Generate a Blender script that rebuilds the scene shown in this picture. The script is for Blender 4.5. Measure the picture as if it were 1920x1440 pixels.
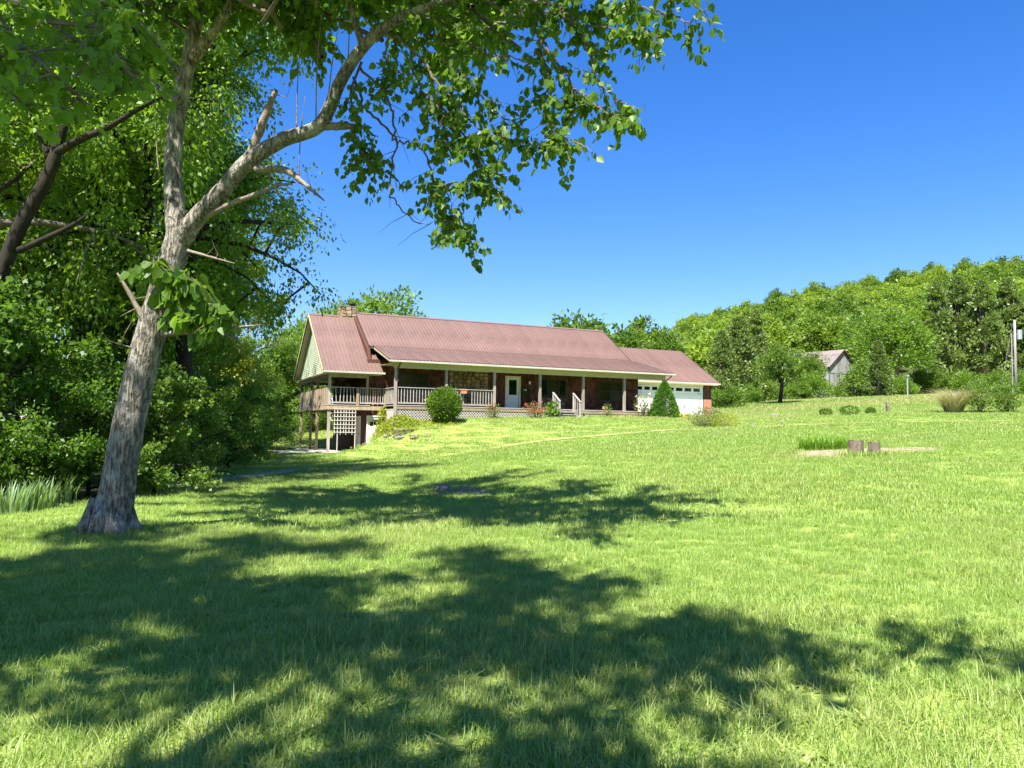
import bpy, math, random
import numpy as np
from mathutils import Vector, Matrix

for o in list(bpy.data.objects):
    bpy.data.objects.remove(o)
SC = bpy.context.scene
COL = SC.collection
RAD = math.radians

# ------------------------------------------------------------------ camera
F = 1463.0
PITCH, ROLL, EYE = RAD(3.36), RAD(0.79), 1.6
cam_d = bpy.data.cameras.new('camera')
cam_d.sensor_width = 36.0
cam_d.lens = F / 1920 * 36
cam_d.clip_start = 0.05
cam_d.clip_end = 6000
cam = bpy.data.objects.new('camera', cam_d)
COL.objects.link(cam)
CAM_R = Matrix.Rotation(math.pi / 2 + PITCH, 3, 'X') @ Matrix.Rotation(ROLL, 3, 'Z')
cam.matrix_world = Matrix.Translation((0, 0, EYE)) @ CAM_R.to_4x4()
SC.camera = cam

# ------------------------------------------------------------------ sky and sun
SUN_EL = RAD(58)
SUN_H = Vector((-0.36, -0.933, 0)).normalized()      # where the sun stands, seen from the lawn
TO_SUN = Vector((SUN_H.x * math.cos(SUN_EL), SUN_H.y * math.cos(SUN_EL), math.sin(SUN_EL)))
world = bpy.data.worlds.new('World')
SC.world = world
world.use_nodes = True
wn, wl = world.node_tree.nodes, world.node_tree.links
wn.clear()
sky = wn.new('ShaderNodeTexSky')
sky.sky_type = 'NISHITA'
sky.sun_disc = False
sky.sun_elevation = SUN_EL
sky.sun_rotation = math.atan2(SUN_H.x, SUN_H.y)
sky.altitude = 300
sky.air_density = 1.0
sky.dust_density = 0.2
sky.ozone_density = 3.0
hs = wn.new('ShaderNodeHueSaturation')
hs.inputs['Saturation'].default_value = 1.34
hs.inputs['Value'].default_value = 1.0
bg = wn.new('ShaderNodeBackground')
bg.inputs['Strength'].default_value = 0.068
wo = wn.new('ShaderNodeOutputWorld')
wl.new(sky.outputs[0], hs.inputs['Color'])
tint = wn.new('ShaderNodeMix')
tint.data_type = 'RGBA'
tint.blend_type = 'MULTIPLY'
tint.inputs[0].default_value = 1.0
tint.inputs[7].default_value = (.98, .90, 1.14, 1)
wl.new(hs.outputs[0], tint.inputs[6])
wl.new(tint.outputs[2], bg.inputs['Color'])
wl.new(bg.outputs[0], wo.inputs['Surface'])

sun_d = bpy.data.lights.new('sun', 'SUN')
sun_d.energy = 5.0
sun_d.angle = RAD(0.5)
sun_d.color = (1.0, 0.95, 0.86)
sun = bpy.data.objects.new('sun', sun_d)
COL.objects.link(sun)
sun.rotation_euler = TO_SUN.to_track_quat('Z', 'Y').to_euler()

SC.view_settings.view_transform = 'Standard'
SC.view_settings.look = 'None'
SC.view_settings.gamma = 1.0
SC.view_settings.use_curve_mapping = False
SC.view_settings.exposure = 1.65
SC.render.engine = 'CYCLES'
SC.cycles.use_denoising = True
SC.cycles.max_bounces = 7
SC.cycles.diffuse_bounces = 4
SC.cycles.transmission_bounces = 4
SC.cycles.sample_clamp_indirect = 6

# ------------------------------------------------------------------ pixel <-> place helpers
CR = np.array(CAM_R)


def ray(px, py):
    return CR @ np.array([(px - 960) / F, -(py - 720) / F, -1.0])


def at(px, py, depth):
    r = ray(px, py)
    q = r / r[1] * depth
    return np.array([q[0], q[1], q[2] + EYE])


TH = RAD(65.7)
HU = np.array([math.sin(TH), math.cos(TH)])
HV = np.array([-math.cos(TH), math.sin(TH)])
HO = at(741, 740, 45.0)[:2]


def hp(s, v):                       # house plan (along the front, into the depth) -> world x, y
    q = HO + s * HU + v * HV
    return float(q[0]), float(q[1])


def house_sv(x, y):
    dx, dy = x - HO[0], y - HO[1]
    return dx * HU[0] + dy * HU[1], dx * HV[0] + dy * HV[1]


# ------------------------------------------------------------------ terrain height
CTRL = [(0, 0, 0), (-9, 2, -.12), (9, 3, .16), (0, -12, -.1), (-14, -10, -.2), (16, -10, .2), (22, 6, .5), (-20, 10, -.35)]


def cpx(px, py, d):
    CTRL.append(tuple(at(px, py, d)))


cpx(205, 1002, 11.0); cpx(40, 965, 13.0); cpx(860, 930, 17.0); cpx(1620, 852, 22.0); cpx(1900, 842, 22.0)
cpx(330, 925, 18.0); cpx(480, 880, 27.0); cpx(1300, 905, 17.0); cpx(1300, 838, 27.0); cpx(1000, 850, 29.0)
cpx(700, 880, 27.0); cpx(1592, 780, 44.0); cpx(1890, 772, 44.0); cpx(1702, 747, 62.0); cpx(1462, 757, 74.0)
cpx(1900, 745, 75.0); cpx(1330, 800, 45.0); cpx(1450, 788, 46.0); cpx(1560, 746, 95.0); cpx(1750, 738, 95.0)
cpx(1380, 760, 75.0)
for s, v, z in [(-3.4, 1.6, .12), (-3.4, 12.5, .2), (-6, 6, .1), (-1.1, 2.2, .2), (-1.1, 8, .2), (-2.2, 0.6, .22), (-.45, 1.2, .75),
                (.1, -.3, 1.72), (1.2, -.6, 1.85), (3.1, -.4, 2.12), (6.2, -.4, 2.3), (9.3, -.4, 2.42), (12.4, -.4, 2.5),
                (18.6, -.4, 2.62), (20, 4, 2.9), (27, 5, 3.0), (30, 8, 3.05), (10, 8, 2.4), (20, 12, 3.0), (4, 13, 1.6),
                (10, -5, 1.85), (3, -4, 1.25), (17, -5, 2.25), (-1, -3, .55), (-9, 14, .1), (24, 2, 2.85), (0, 22, 1.5), (20, 24, 3.8)]:
    x, y = hp(s, v)
    CTRL.append((x, y, z))
CTRL += [(-24, 26, -.3), (-30, 50, -.2), (-20, 70, .6), (-40, 95, .8), (5, 95, 4.2), (40, 100, 5.8), (62, 95, 6.4), (75, 50, 4.5), (45, 20, 2.0),
         (-45, 10, -.6), (60, 0, 2.0)]
CTRL = np.array(CTRL, float)


def _tps_k(r2):
    return 0.5 * r2 * np.log(r2 + 1e-9)


def _fit():
    P = CTRL[:, :2] / 20.0
    n = len(P)
    K = _tps_k(((P[:, None] - P[None]) ** 2).sum(-1)) + 2e-4 * np.eye(n)
    A = np.zeros((n + 3, n + 3))
    A[:n, :n] = K
    A[:n, n] = 1
    A[:n, n + 1:] = P
    A[n:, :n] = A[:n, n:].T
    b = np.zeros(n + 3)
    b[:n] = CTRL[:, 2]
    return P, np.linalg.solve(A, b)


TP, TW = _fit()
HILL_X = np.array([-400, -60, 0, 12, 32, 60, 90, 130, 175, 260, 500.])
HILL_Z = np.array([2, 2, 4, 9, 19, 30, 38, 45, 51, 56, 58.])


def gz(x, y):
    x = np.asarray(x, float)
    y = np.asarray(y, float)
    shp = np.broadcast(x, y).shape
    X = np.broadcast_to(x, shp).ravel()
    Y = np.broadcast_to(y, shp).ravel()
    cx = np.clip(X, -45, 75) / 20
    cy = np.clip(Y, -12, 100) / 20
    z = TW[-3] + TW[-2] * cx + TW[-1] * cy
    for i in range(len(TP)):
        z = z + TW[i] * _tps_k((cx - TP[i, 0]) ** 2 + (cy - TP[i, 1]) ** 2)
    w = np.clip((Y - 96) / 150, 0, 1)
    w = w * (1.25 - .25 * w)
    z = z + w * (np.interp(X, HILL_X, HILL_Z) - z)
    return z.reshape(shp)


def gz1(x, y):
    return float(gz(np.array([x]), np.array([y]))[0])


def ground_hit(px, py, d0=3.0, d1=120.0):
    r = ray(px, py)
    r = r / r[1]
    ds = np.geomspace(d0, d1, 500)
    zz = r[2] * ds + EYE - gz(r[0] * ds, ds)
    k = np.argmax(zz < 0)
    if zz[k] >= 0:
        k = len(ds) - 1
    d = ds[k]
    return np.array([r[0] * d, d, gz1(r[0] * d, d)])


# ------------------------------------------------------------------ materials
MATS = {}


def new_mat(name):
    m = bpy.data.materials.new(name)
    m.use_nodes = True
    nt = m.node_tree
    return m, nt, nt.nodes, nt.links, nt.nodes['Principled BSDF']


def mat(name, c1, c2=None, scale=6.0, rough=.8, bump=.0, bscale=None, stretch=(1, 1, 1), spec=.3, metal=0.0, island=0.0, objrand=0.0):
    m, nt, N, L, p = new_mat(name)
    c2 = c2 or c1
    tc = N.new('ShaderNodeTexCoord')
    mp = N.new('ShaderNodeMapping')
    mp.inputs['Scale'].default_value = stretch
    L.new(tc.outputs['Object'], mp.inputs['Vector'])
    nz = N.new('ShaderNodeTexNoise')
    nz.inputs['Scale'].default_value = scale
    nz.inputs['Detail'].default_value = 6
    nz.inputs['Roughness'].default_value = .65
    L.new(mp.outputs[0], nz.inputs['Vector'])
    rp = N.new('ShaderNodeValToRGB')
    rp.color_ramp.elements[0].position = .32
    rp.color_ramp.elements[1].position = .68
    rp.color_ramp.elements[0].color = (*c1, 1)
    rp.color_ramp.elements[1].color = (*c2, 1)
    L.new(nz.outputs['Fac'], rp.inputs[0])
    out = rp.outputs[0]
    for kind, amt in (('i', island), ('o', objrand)):
        if amt:
            src = N.new('ShaderNodeNewGeometry').outputs['Random Per Island'] if kind == 'i' else N.new('ShaderNodeObjectInfo').outputs['Random']
            mr = N.new('ShaderNodeMapRange')
            mr.inputs['To Min'].default_value = 1 - amt
            mr.inputs['To Max'].default_value = 1 + amt
            L.new(src, mr.inputs[0])
            mx = N.new('ShaderNodeMix')
            mx.data_type = 'RGBA'
            mx.blend_type = 'MULTIPLY'
            mx.inputs[0].default_value = 1
            L.new(out, mx.inputs[6])
            L.new(mr.outputs[0], mx.inputs[7])
            out = mx.outputs[2]
    L.new(out, p.inputs['Base Color'])
    p.inputs['Roughness'].default_value = rough
    p.inputs['Specular IOR Level'].default_value = spec
    p.inputs['Metallic'].default_value = metal
    if bump:
        n2 = N.new('ShaderNodeTexNoise')
        n2.inputs['Scale'].default_value = bscale or scale * 4
        n2.inputs['Detail'].default_value = 5
        L.new(mp.outputs[0], n2.inputs['Vector'])
        bp = N.new('ShaderNodeBump')
        bp.inputs['Strength'].default_value = bump
        bp.inputs['Distance'].default_value = .02
        L.new(n2.outputs['Fac'], bp.inputs['Height'])
        L.new(bp.outputs[0], p.inputs['Normal'])
    MATS[name] = m
    return m


def leaf_mat(name, c1, c2, trans=.42, rough=.45, spec=.35, clump=.8, objvar=.0, tboost=1.5):
    """two leaf greens mixed leaf by leaf and clump by clump, with light passing through the blade"""
    m, nt, N, L, p = new_mat(name)
    geo = N.new('ShaderNodeNewGeometry')
    tc = N.new('ShaderNodeTexCoord')
    nz = N.new('ShaderNodeTexNoise')
    nz.inputs['Scale'].default_value = clump
    nz.inputs['Detail'].default_value = 3
    L.new(tc.outputs['Object'], nz.inputs['Vector'])
    ad = N.new('ShaderNodeMath')
    ad.operation = 'MULTIPLY_ADD'
    L.new(geo.outputs['Random Per Island'], ad.inputs[0])
    ad.inputs[1].default_value = .55
    sb = N.new('ShaderNodeMath')
    sb.operation = 'MULTIPLY_ADD'
    L.new(nz.outputs['Fac'], sb.inputs[0])
    sb.inputs[1].default_value = 1.5
    sb.inputs[2].default_value = -.53
    L.new(sb.outputs[0], ad.inputs[2])
    fac = ad.outputs[0]
    if objvar:
        oi = N.new('ShaderNodeObjectInfo')
        a2 = N.new('ShaderNodeMath')
        a2.operation = 'MULTIPLY_ADD'
        L.new(oi.outputs['Random'], a2.inputs[0])
        a2.inputs[1].default_value = objvar
        L.new(fac, a2.inputs[2])
        a3 = N.new('ShaderNodeMath')
        a3.operation = 'SUBTRACT'
        L.new(a2.outputs[0], a3.inputs[0])
        a3.inputs[1].default_value = objvar * .5
        fac = a3.outputs[0]
    mx = N.new('ShaderNodeMix')
    mx.data_type = 'RGBA'
    mx.clamp_factor = True
    L.new(fac, mx.inputs[0])
    mx.inputs[6].default_value = (*c1, 1)
    mx.inputs[7].default_value = (*c2, 1)
    L.new(mx.outputs[2], p.inputs['Base Color'])
    p.inputs['Roughness'].default_value = rough
    p.inputs['Specular IOR Level'].default_value = spec
    tr = N.new('ShaderNodeBsdfTranslucent')
    m2 = N.new('ShaderNodeMix')
    m2.data_type = 'RGBA'
    m2.blend_type = 'MULTIPLY'
    m2.inputs[0].default_value = 1
    L.new(mx.outputs[2], m2.inputs[6])
    m2.inputs[7].default_value = (1.25 * tboost, 1.2 * tboost, .55 * tboost, 1)
    L.new(m2.outputs[2], tr.inputs['Color'])
    ms = N.new('ShaderNodeMixShader')
    ms.inputs[0].default_value = trans
    L.new(p.outputs[0], ms.inputs[1])
    L.new(tr.outputs[0], ms.inputs[2])
    L.new(ms.outputs[0], N['Material Output'].inputs['Surface'])
    MATS[name] = m
    return m


mat('roof_metal', (.132, .085, .070), (.186, .115, .095), .8, .42, spec=.5, objrand=.06, stretch=(1, .25, 1))
mat('trim_dark', (.07, .05, .045), rough=.6)
mat('fascia', (.38, .345, .19), (.43, .40, .24), 3, .6)
mat('white_paint', (.74, .74, .72), (.82, .82, .8), 5, .5)
mat('gutter_white', (.46, .44, .37), (.58, .555, .48), 4, .45)
mat('shake', (.075, .029, .021), (.125, .052, .036), 3, .85, .4, island=.45)
mat('brown_wall', (.075, .031, .023), (.11, .045, .033), 4, .85, .3)
mat('weathered_wood', (.24, .20, .17), (.38, .325, .28), 5, .85, .5, stretch=(1, 1, .15), objrand=.18)
mat('tan_wood', (.25, .185, .115), (.36, .28, .19), 5, .85, .5, stretch=(1, 1, .15), objrand=.2)
mat('grey_wood', (.26, .235, .21), (.4, .37, .335), 5, .85, .5, objrand=.15)
mat('lattice_white', (.42, .39, .345), (.54, .51, .46), 5, .7)
mat('sage_siding', (.42, .47, .32), (.47, .52, .36), 2, .65)
mat('stone', (.20, .145, .08), (.36, .275, .17), 5, .85, .6, island=.5)
mat('dark_stone', (.17, .13, .09), (.26, .2, .14), 5, .85, .6, island=.5)
mat('mortar', (.10, .085, .07), (.14, .12, .1), 9, .95)
mat('brick', (.42, .17, .11), (.52, .24, .16), 6, .85, .5, island=.25)
mat('window_frame', (.035, .028, .025), rough=.5)
mat('glass', (.006, .016, .008), rough=.04, spec=.4)
mat('blind_glass', (.028, .032, .010), (.04, .045, .015), 1.5, .08, spec=.35)
mat('door_white', (.66, .72, .70), (.72, .78, .76), 2, .45)
mat('door_cream', (.62, .6, .48), (.68, .66, .54), 2, .5)
mat('garage_white', (.78, .79, .8), (.83, .84, .85), 2, .45)
mat('metal_dark', (.03, .03, .03), rough=.4, metal=.6)
mat('brass', (.5, .35, .12), rough=.3, metal=1)
mat('terracotta', (.62, .24, .12), (.7, .3, .16), 8, .8)
mat('blue_plastic', (.012, .04, .30), rough=.45)
mat('concrete', (.34, .31, .27), (.45, .42, .37), 2.5, .9, .3)
mat('gravel', (.30, .29, .28), (.48, .47, .45), 14, .95, .9, 60)
mat('dirt', (.17, .135, .085), (.36, .3, .2), 4, .95, .8, 40)
mat('worn_grass', (.24, .28, .08), (.34, .34, .13), 8, .95, .8, 60)
def bark_material():
    m, nt, N, L, p = new_mat('bark_grey')
    tc = N.new('ShaderNodeTexCoord')

    def tex(scale, zs, det=6, ntype='ShaderNodeTexNoise'):
        mp = N.new('ShaderNodeMapping')
        mp.inputs['Scale'].default_value = (1, 1, zs)
        L.new(tc.outputs['Object'], mp.inputs['Vector'])
        n = N.new(ntype)
        n.inputs['Scale'].default_value = scale
        n.inputs['Detail'].default_value = det
        L.new(mp.outputs[0], n.inputs['Vector'])
        return n.outputs[0]

    def ramp(src, a, b):
        r = N.new('ShaderNodeMapRange')
        r.inputs['From Min'].default_value = a
        r.inputs['From Max'].default_value = b
        L.new(src, r.inputs[0])
        return r.outputs[0]

    def mixc(f, a, b):
        x = N.new('ShaderNodeMix')
        x.data_type = 'RGBA'
        x.clamp_factor = True
        L.new(f, x.inputs[0])
        for s_, q_ in ((6, a), (7, b)):
            if isinstance(q_, tuple):
                x.inputs[s_].default_value = (*q_, 1)
            else:
                L.new(q_, x.inputs[s_])
        return x.outputs[2]
    fis = ramp(tex(30, .22), .36, .60)
    c = mixc(fis, (.075, .062, .047), (.27, .24, .195))
    c = mixc(ramp(tex(5, .8), .50, .66), c, (.37, .35, .30))
    c = mixc(ramp(tex(60, 1, 3), .60, .72), c, (.46, .45, .40))
    L.new(c, p.inputs['Base Color'])
    p.inputs['Roughness'].default_value = .95
    p.inputs['Specular IOR Level'].default_value = .15
    bp = N.new('ShaderNodeBump')
    bp.inputs['Strength'].default_value = 1.0
    bp.inputs['Distance'].default_value = .035
    L.new(fis, bp.inputs['Height'])
    L.new(bp.outputs[0], p.inputs['Normal'])
    MATS['bark_grey'] = m


bark_material()
mat('bark_dark', (.012, .010, .008), (.035, .028, .021), 6, .95, .9, 20, stretch=(1, 1, .3))
mat('bark_mid', (.07, .058, .045), (.15, .13, .1), 6, .95, .9, 20, stretch=(1, 1, .3))
mat('twig', (.09, .07, .06), (.16, .13, .11), 9, .9)
mat('dead_wood', (.13, .10, .075), (.28, .235, .19), 14, .9, .6)
mat('log_bark', (.075, .056, .042), (.2, .16, .125), 12, .95, 1.0, 30, stretch=(1, 1, .25))
mat('log_end', (.2, .17, .13), (.32, .27, .21), 9, .9, .5)
mat('barn_board', (.19, .19, .195), (.34, .34, .345), 3, .9, .5, stretch=(1, 1, .12), objrand=.16)
mat('barn_roof', (.12, .10, .095), (.21, .175, .16), 1.5, .75, .2)
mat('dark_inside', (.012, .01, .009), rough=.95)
mat('pole_wood', (.2, .19, .175), (.32, .305, .285), 4, .9, .4, stretch=(1, 1, .1))
mat('galvanised', (.36, .38, .4), (.46, .48, .5), 5, .45, metal=.5)
mat('rock', (.12, .11, .095), (.24, .225, .195), 4, .9, .7)
leaf_mat('leaf_hero', (.055, .12, .013), (.125, .225, .024), .52)
leaf_mat('leaf_maple', (.085, .175, .016), (.16, .28, .024), .55)
leaf_mat('leaf_wood', (.075, .155, .016), (.19, .305, .03), .5, objvar=.25)
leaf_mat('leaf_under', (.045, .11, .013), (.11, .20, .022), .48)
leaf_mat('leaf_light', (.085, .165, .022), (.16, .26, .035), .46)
leaf_mat('leaf_far', (.07, .14, .016), (.21, .305, .038), .36, clump=.25, objvar=1.1)
leaf_mat('leaf_cedar', (.085, .135, .032), (.17, .235, .06), .25, clump=.4, objvar=.3)
leaf_mat('leaf_bush', (.06, .13, .016), (.15, .235, .03), .35, clump=2.0)
leaf_mat('leaf_spruce', (.055, .145, .02), (.11, .23, .03), .25, clump=3)
leaf_mat('leaf_yellow', (.17, .24, .022), (.30, .33, .03), .4, clump=1.2)
leaf_mat('leaf_olive', (.10, .12, .03), (.19, .2, .07), .35, clump=2)
leaf_mat('leaf_greybush', (.27, .26, .18), (.42, .4, .29), .3, clump=2)
leaf_mat('leaf_iris', (.12, .2, .07), (.2, .3, .12), .35)
leaf_mat('leaf_lily', (.10, .22, .02), (.19, .33, .04), .45)
leaf_mat('petal_red', (.28, .05, .035), (.42, .15, .1), .35)
leaf_mat('petal_pink', (.55, .3, .28), (.7, .5, .45), .35)
leaf_mat('petal_white', (.65, .6, .55), (.8, .76, .7), .35)
leaf_mat('petal_yellow', (.7, .5, .02), (.8, .62, .04), .35)


# ------------------------------------------------------------------ mesh helpers
def tag(o, label=None, cat=None, group=None, kind=None):
    for k, v in (('label', label), ('category', cat), ('group', group), ('kind', kind)):
        if v:
            o[k] = v
    return o


def link(name, me, m, parent=None, loc=None):
    o = bpy.data.objects.new(name, me)
    if m is not None and len(me.materials) == 0:
        me.materials.append(MATS[m] if isinstance(m, str) else m)
    COL.objects.link(o)
    if parent is not None:
        o.parent = parent
    if loc is not None:
        o.location = loc
    return o


def empty(name, loc, rz=0.0):
    o = bpy.data.objects.new(name, None)
    COL.objects.link(o)
    o.empty_display_size = .2
    o.location = loc
    o.rotation_euler = (0, 0, rz)
    return o


def np_mesh(name, V, Fc, smooth=False):
    """V (n,3) array, Fc (m,k) array of equal-sided faces"""
    me = bpy.data.meshes.new(name)
    V = np.ascontiguousarray(V, np.float32)
    Fc = np.ascontiguousarray(Fc, np.int32)
    k = Fc.shape[1]
    me.vertices.add(len(V))
    me.vertices.foreach_set('co', V.ravel())
    me.loops.add(Fc.size)
    me.loops.foreach_set('vertex_index', Fc.ravel())
    me.polygons.add(len(Fc))
    me.polygons.foreach_set('loop_start', np.arange(len(Fc), dtype=np.int32) * k)
    me.polygons.foreach_set('loop_total', np.full(len(Fc), k, np.int32))
    if smooth:
        me.polygons.foreach_set('use_smooth', np.ones(len(Fc), bool))
    me.update(calc_edges=True)
    me.validate()
    return me


class MB:
    def __init__(self):
        self.v, self.f = [], []

    def poly(self, pts):
        n = len(self.v)
        self.v += [tuple(map(float, p)) for p in pts]
        self.f.append(list(range(n, n + len(pts))))
        return self

    def box(self, x0, x1, y0, y1, z0, z1):
        n = len(self.v)
        self.v += [(x, y, z) for z in (z0, z1) for (x, y) in ((x0, y0), (x1, y0), (x1, y1), (x0, y1))]
        self.f += [[n + i for i in q] for q in ((3, 2, 1, 0), (4, 5, 6, 7), (0, 1, 5, 4), (1, 2, 6, 5), (2, 3, 7, 6), (3, 0, 4, 7))]
        return self

    def bar(self, a, b, w, h, up=(0, 0, 1)):
        a, b = Vector(a), Vector(b)
        d = (b - a).normalized()
        s = d.cross(Vector(up))
        if s.length < 1e-4:
            s = d.cross(Vector((1, 0, 0)))
        s.normalize()
        u = s.cross(d).normalized()
        n = len(self.v)
        for p in (a, b):
            for i, j in ((-1, -1), (1, -1), (1, 1), (-1, 1)):
                self.v.append(tuple(p + s * (w / 2 * i) + u * (h / 2 * j)))
        self.f += [[n + i for i in q] for q in ((3, 2, 1, 0), (4, 5, 6, 7), (0, 1, 5, 4), (1, 2, 6, 5), (2, 3, 7, 6), (3, 0, 4, 7))]
        return self

    def prism(self, pts, d):
        """closed polygon pts extruded by vector d"""
        n, k = len(self.v), len(pts)
        self.v += [tuple(map(float, p)) for p in pts]
        self.v += [tuple(float(p[i] + d[i]) for i in range(3)) for p in pts]
        self.f.append([n + i for i in range(k)][::-1])
        self.f.append([n + k + i for i in range(k)])
        for i in range(k):
            j = (i + 1) % k
            self.f.append([n + i, n + j, n + k + j, n + k + i])
        return self

    def tube(self, path, radii, n=8, cap=True, wob=0.0, rng=None):
        path = [Vector(p) for p in path]
        base = len(self.v)
        ref = Vector((0.3, 1, 0.1)).normalized()
        for i, p in enumerate(path):
            d = (path[min(i + 1, len(path) - 1)] - path[max(i - 1, 0)]).normalized()
            s = d.cross(ref)
            if s.length < .05:
                s = d.cross(Vector((1, 0, 0)))
            s.normalize()
            u = d.cross(s)
            for k in range(n):
                a = 2 * math.pi * k / n
                r = radii[i] * (1 + (rng.uniform(-wob, wob) if wob else 0))
                self.v.append(tuple(p + (s * math.cos(a) + u * math.sin(a)) * r))
        for i in range(len(path) - 1):
            for k in range(n):
                a, b = base + i * n + k, base + i * n + (k + 1) % n
                self.f.append([a, b, b + n, a + n])
        if cap:
            self.f.append([base + k for k in range(n)][::-1])
            e = base + (len(path) - 1) * n
            self.f.append([e + k for k in range(n)])
        return self

    def mesh(self, name, smooth=False):
        me = bpy.data.meshes.new(name)
        me.from_pydata(self.v, [], self.f)
        if smooth:
            me.polygons.foreach_set('use_smooth', [True] * len(me.polygons))
        me.update()
        return me

    def build(self, name, m, parent=None, smooth=False, loc=None):
        return link(name, self.mesh(name, smooth), m, parent, loc)


def smooth_path(pts, n=6):
    """Catmull-Rom through the points"""
    P = [np.array(p, float) for p in pts]
    P = [2 * P[0] - P[1]] + P + [2 * P[-1] - P[-2]]
    out = []
    for i in range(1, len(P) - 2):
        for k in range(n):
            t = k / n
            a, b, c, d = P[i - 1], P[i], P[i + 1], P[i + 2]
            out.append(.5 * (2 * b + (c - a) * t + (2 * a - 5 * b + 4 * c - d) * t * t + (3 * b - a - 3 * c + d) * t ** 3))
    out.append(P[-2])
    return np.array(out)


LEAF = {
    'diamond': (np.array([(0, 0, 0), (.45, .27, .05), (1, 0, -.04), (.45, -.27, .05)]), np.array([(0, 1, 2, 3)])),
    'lance': (np.array([(0, 0, 0), (.4, .16, .04), (1, 0, -.08), (.4, -.16, .04)]), np.array([(0, 1, 2, 3)])),
    'heart': (np.array([(0, 0, 0), (.10, .36, .06), (.52, .36, .05), (1, 0, -.07), (.52, -.36, .05), (.10, -.36, .06)]), np.array([(0, 1, 2, 3), (0, 3, 4, 5)])),
    'maple': (np.array([(0, 0, 0), (.02, .38, .04), (.42, .52, .03), (.50, .24, .04), (1, 0, -.06), (.50, -.24, .04), (.42, -.52, .03), (.02, -.38, .04)]),
              np.array([(0, 1, 2, 3), (0, 3, 4, 5), (0, 5, 6, 7)])),
}


def unit(a):
    return a / (np.linalg.norm(a, axis=-1, keepdims=True) + 1e-9)


def leaf_mesh(name, P, A, size, shape, rg, nup=.6):
    """one leaf at each point P along axis A; blade normals lean upward by nup"""
    T, Fc = LEAF[shape]
    n, k = len(P), len(T)
    A = unit(A)
    Nn = rg.normal(size=(n, 3)) * (1 - nup) + np.array([0, 0, 1.0]) * nup
    B = unit(np.cross(Nn, A))
    C = np.cross(A, B)
    S = np.asarray(size).reshape(-1, 1, 1) if np.ndim(size) else size
    V = P[:, None, :] + S * (T[None, :, 0:1] * A[:, None] + T[None, :, 1:2] * B[:, None] + T[None, :, 2:3] * C[:, None])
    FF = (Fc[None] + (np.arange(n) * k)[:, None, None]).reshape(-1, 4)
    return np_mesh(name, V.reshape(-1, 3), FF)


def rand_dir(rg, n):
    return unit(rg.normal(size=(n, 3)))


def cloud(rg, centers, radii, per, flat=.75):
    """points round the cluster centres"""
    c = np.repeat(centers, per, 0)
    r = np.repeat(radii, per)
    d = rand_dir(rg, len(c)) * (rg.random((len(c), 1)) ** .45) * r[:, None]
    d[:, 2] *= flat
    return c + d, d


# ------------------------------------------------------------------ tree makers
def skeleton(rg, h, r0, spread, limbs=10, subs=6, first=.28, lean=(0, 0), up=.55, wig=.25, hang=0.0):
    """trunk, limbs and branches; returns tube mesh builder and the leaf-bearing points"""
    mb = MB()
    n = 12
    tr = np.zeros((n, 3))
    w = np.cumsum(rg.normal(size=(n, 2)) * wig * h / 60, 0)
    for i in range(n):
        t = i / (n - 1)
        tr[i] = (w[i, 0] + lean[0] * t * h, w[i, 1] + lean[1] * t * h, t * h)
    tr[0, :2] = 0
    rr = [r0 * (1.35 if i == 0 else 1.0) * (1 - .9 * (i / (n - 1)) ** .9) + .012 for i in range(n)]
    mb.tube(tr, rr, 10)
    tips = []
    for k in range(limbs):
        t = first + (1 - first) * (k + rg.random() * .7) / limbs
        t = min(t, .97)
        i = t * (n - 1)
        a = tr[int(i)] + (tr[min(int(i) + 1, n - 1)] - tr[int(i)]) * (i - int(i))
        az = k * 2.4 + rg.random() * .9
        L = spread * (1.15 - .75 * abs(t - .45) * 1.3) * rg.uniform(.75, 1.15)
        d = np.array([math.cos(az), math.sin(az), up * rg.uniform(.3, 1.4)])
        d = d / np.linalg.norm(d)
        m = 6
        path = [a]
        for j in range(m):
            d = d + rg.normal(size=3) * .16 + np.array([0, 0, .05 - hang * .2 * j])
            d = d / np.linalg.norm(d)
            path.append(path[-1] + d * L / m)
        path = np.array(path)
        r1 = max(.02, r0 * (1 - t) * .55 + .02)
        mb.tube(path, [r1 * (1 - .85 * j / m) for j in range(m + 1)], 6)
        tips += [(path[-1], 1.0), (path[-2], .9), (path[4], .8)]
        for q in range(subs):
            j = rg.integers(1, m + 1)
            b = path[j - 1] + (path[j] - path[j - 1]) * rg.random()
            e = rand_dir(rg, 1)[0] * .9 + d * .6 + np.array([0, 0, .15 - hang])
            e = e / np.linalg.norm(e)
            l2 = L * rg.uniform(.25, .5)
            p2 = [b, b + e * l2 * .5 + rg.normal(size=3) * .05, b + e * l2 + np.array([0, 0, -.12 - hang * .5]) * l2]
            mb.tube(p2, [r1 * .35 + .006, r1 * .2 + .004, .004], 4, cap=False)
            tips += [(p2[2], .9), ((p2[1] + p2[2]) / 2, .8), (p2[1], .6)]
    return mb, tips


def tree_proto(seed, h, r0, spread, leaf, shape, lm, bark, per, size, crad, droop=0.0, nup=.5, **kw):
    rg = np.random.default_rng(seed)
    mb, tips = skeleton(rg, h, r0, spread, hang=droop * .5, **kw)
    C = np.array([t[0] for t in tips])
    W = np.array([t[1] for t in tips]) * rg.uniform(.6, 1.25, len(tips))
    keep = C[:, 2] > h * .12
    P, d = cloud(rg, C[keep], W[keep] * crad, per, .7 if droop < .4 else 1.15)
    A = d / crad * .8 + rg.normal(size=P.shape) * .5
    A[:, 2] -= droop * 1.3 + .1
    sz = size * rg.uniform(.6, 1.25, len(P))
    return mb.mesh('trunk', True), leaf_mesh('crown', P, A, sz, shape, rg, nup), bark, lm


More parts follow.
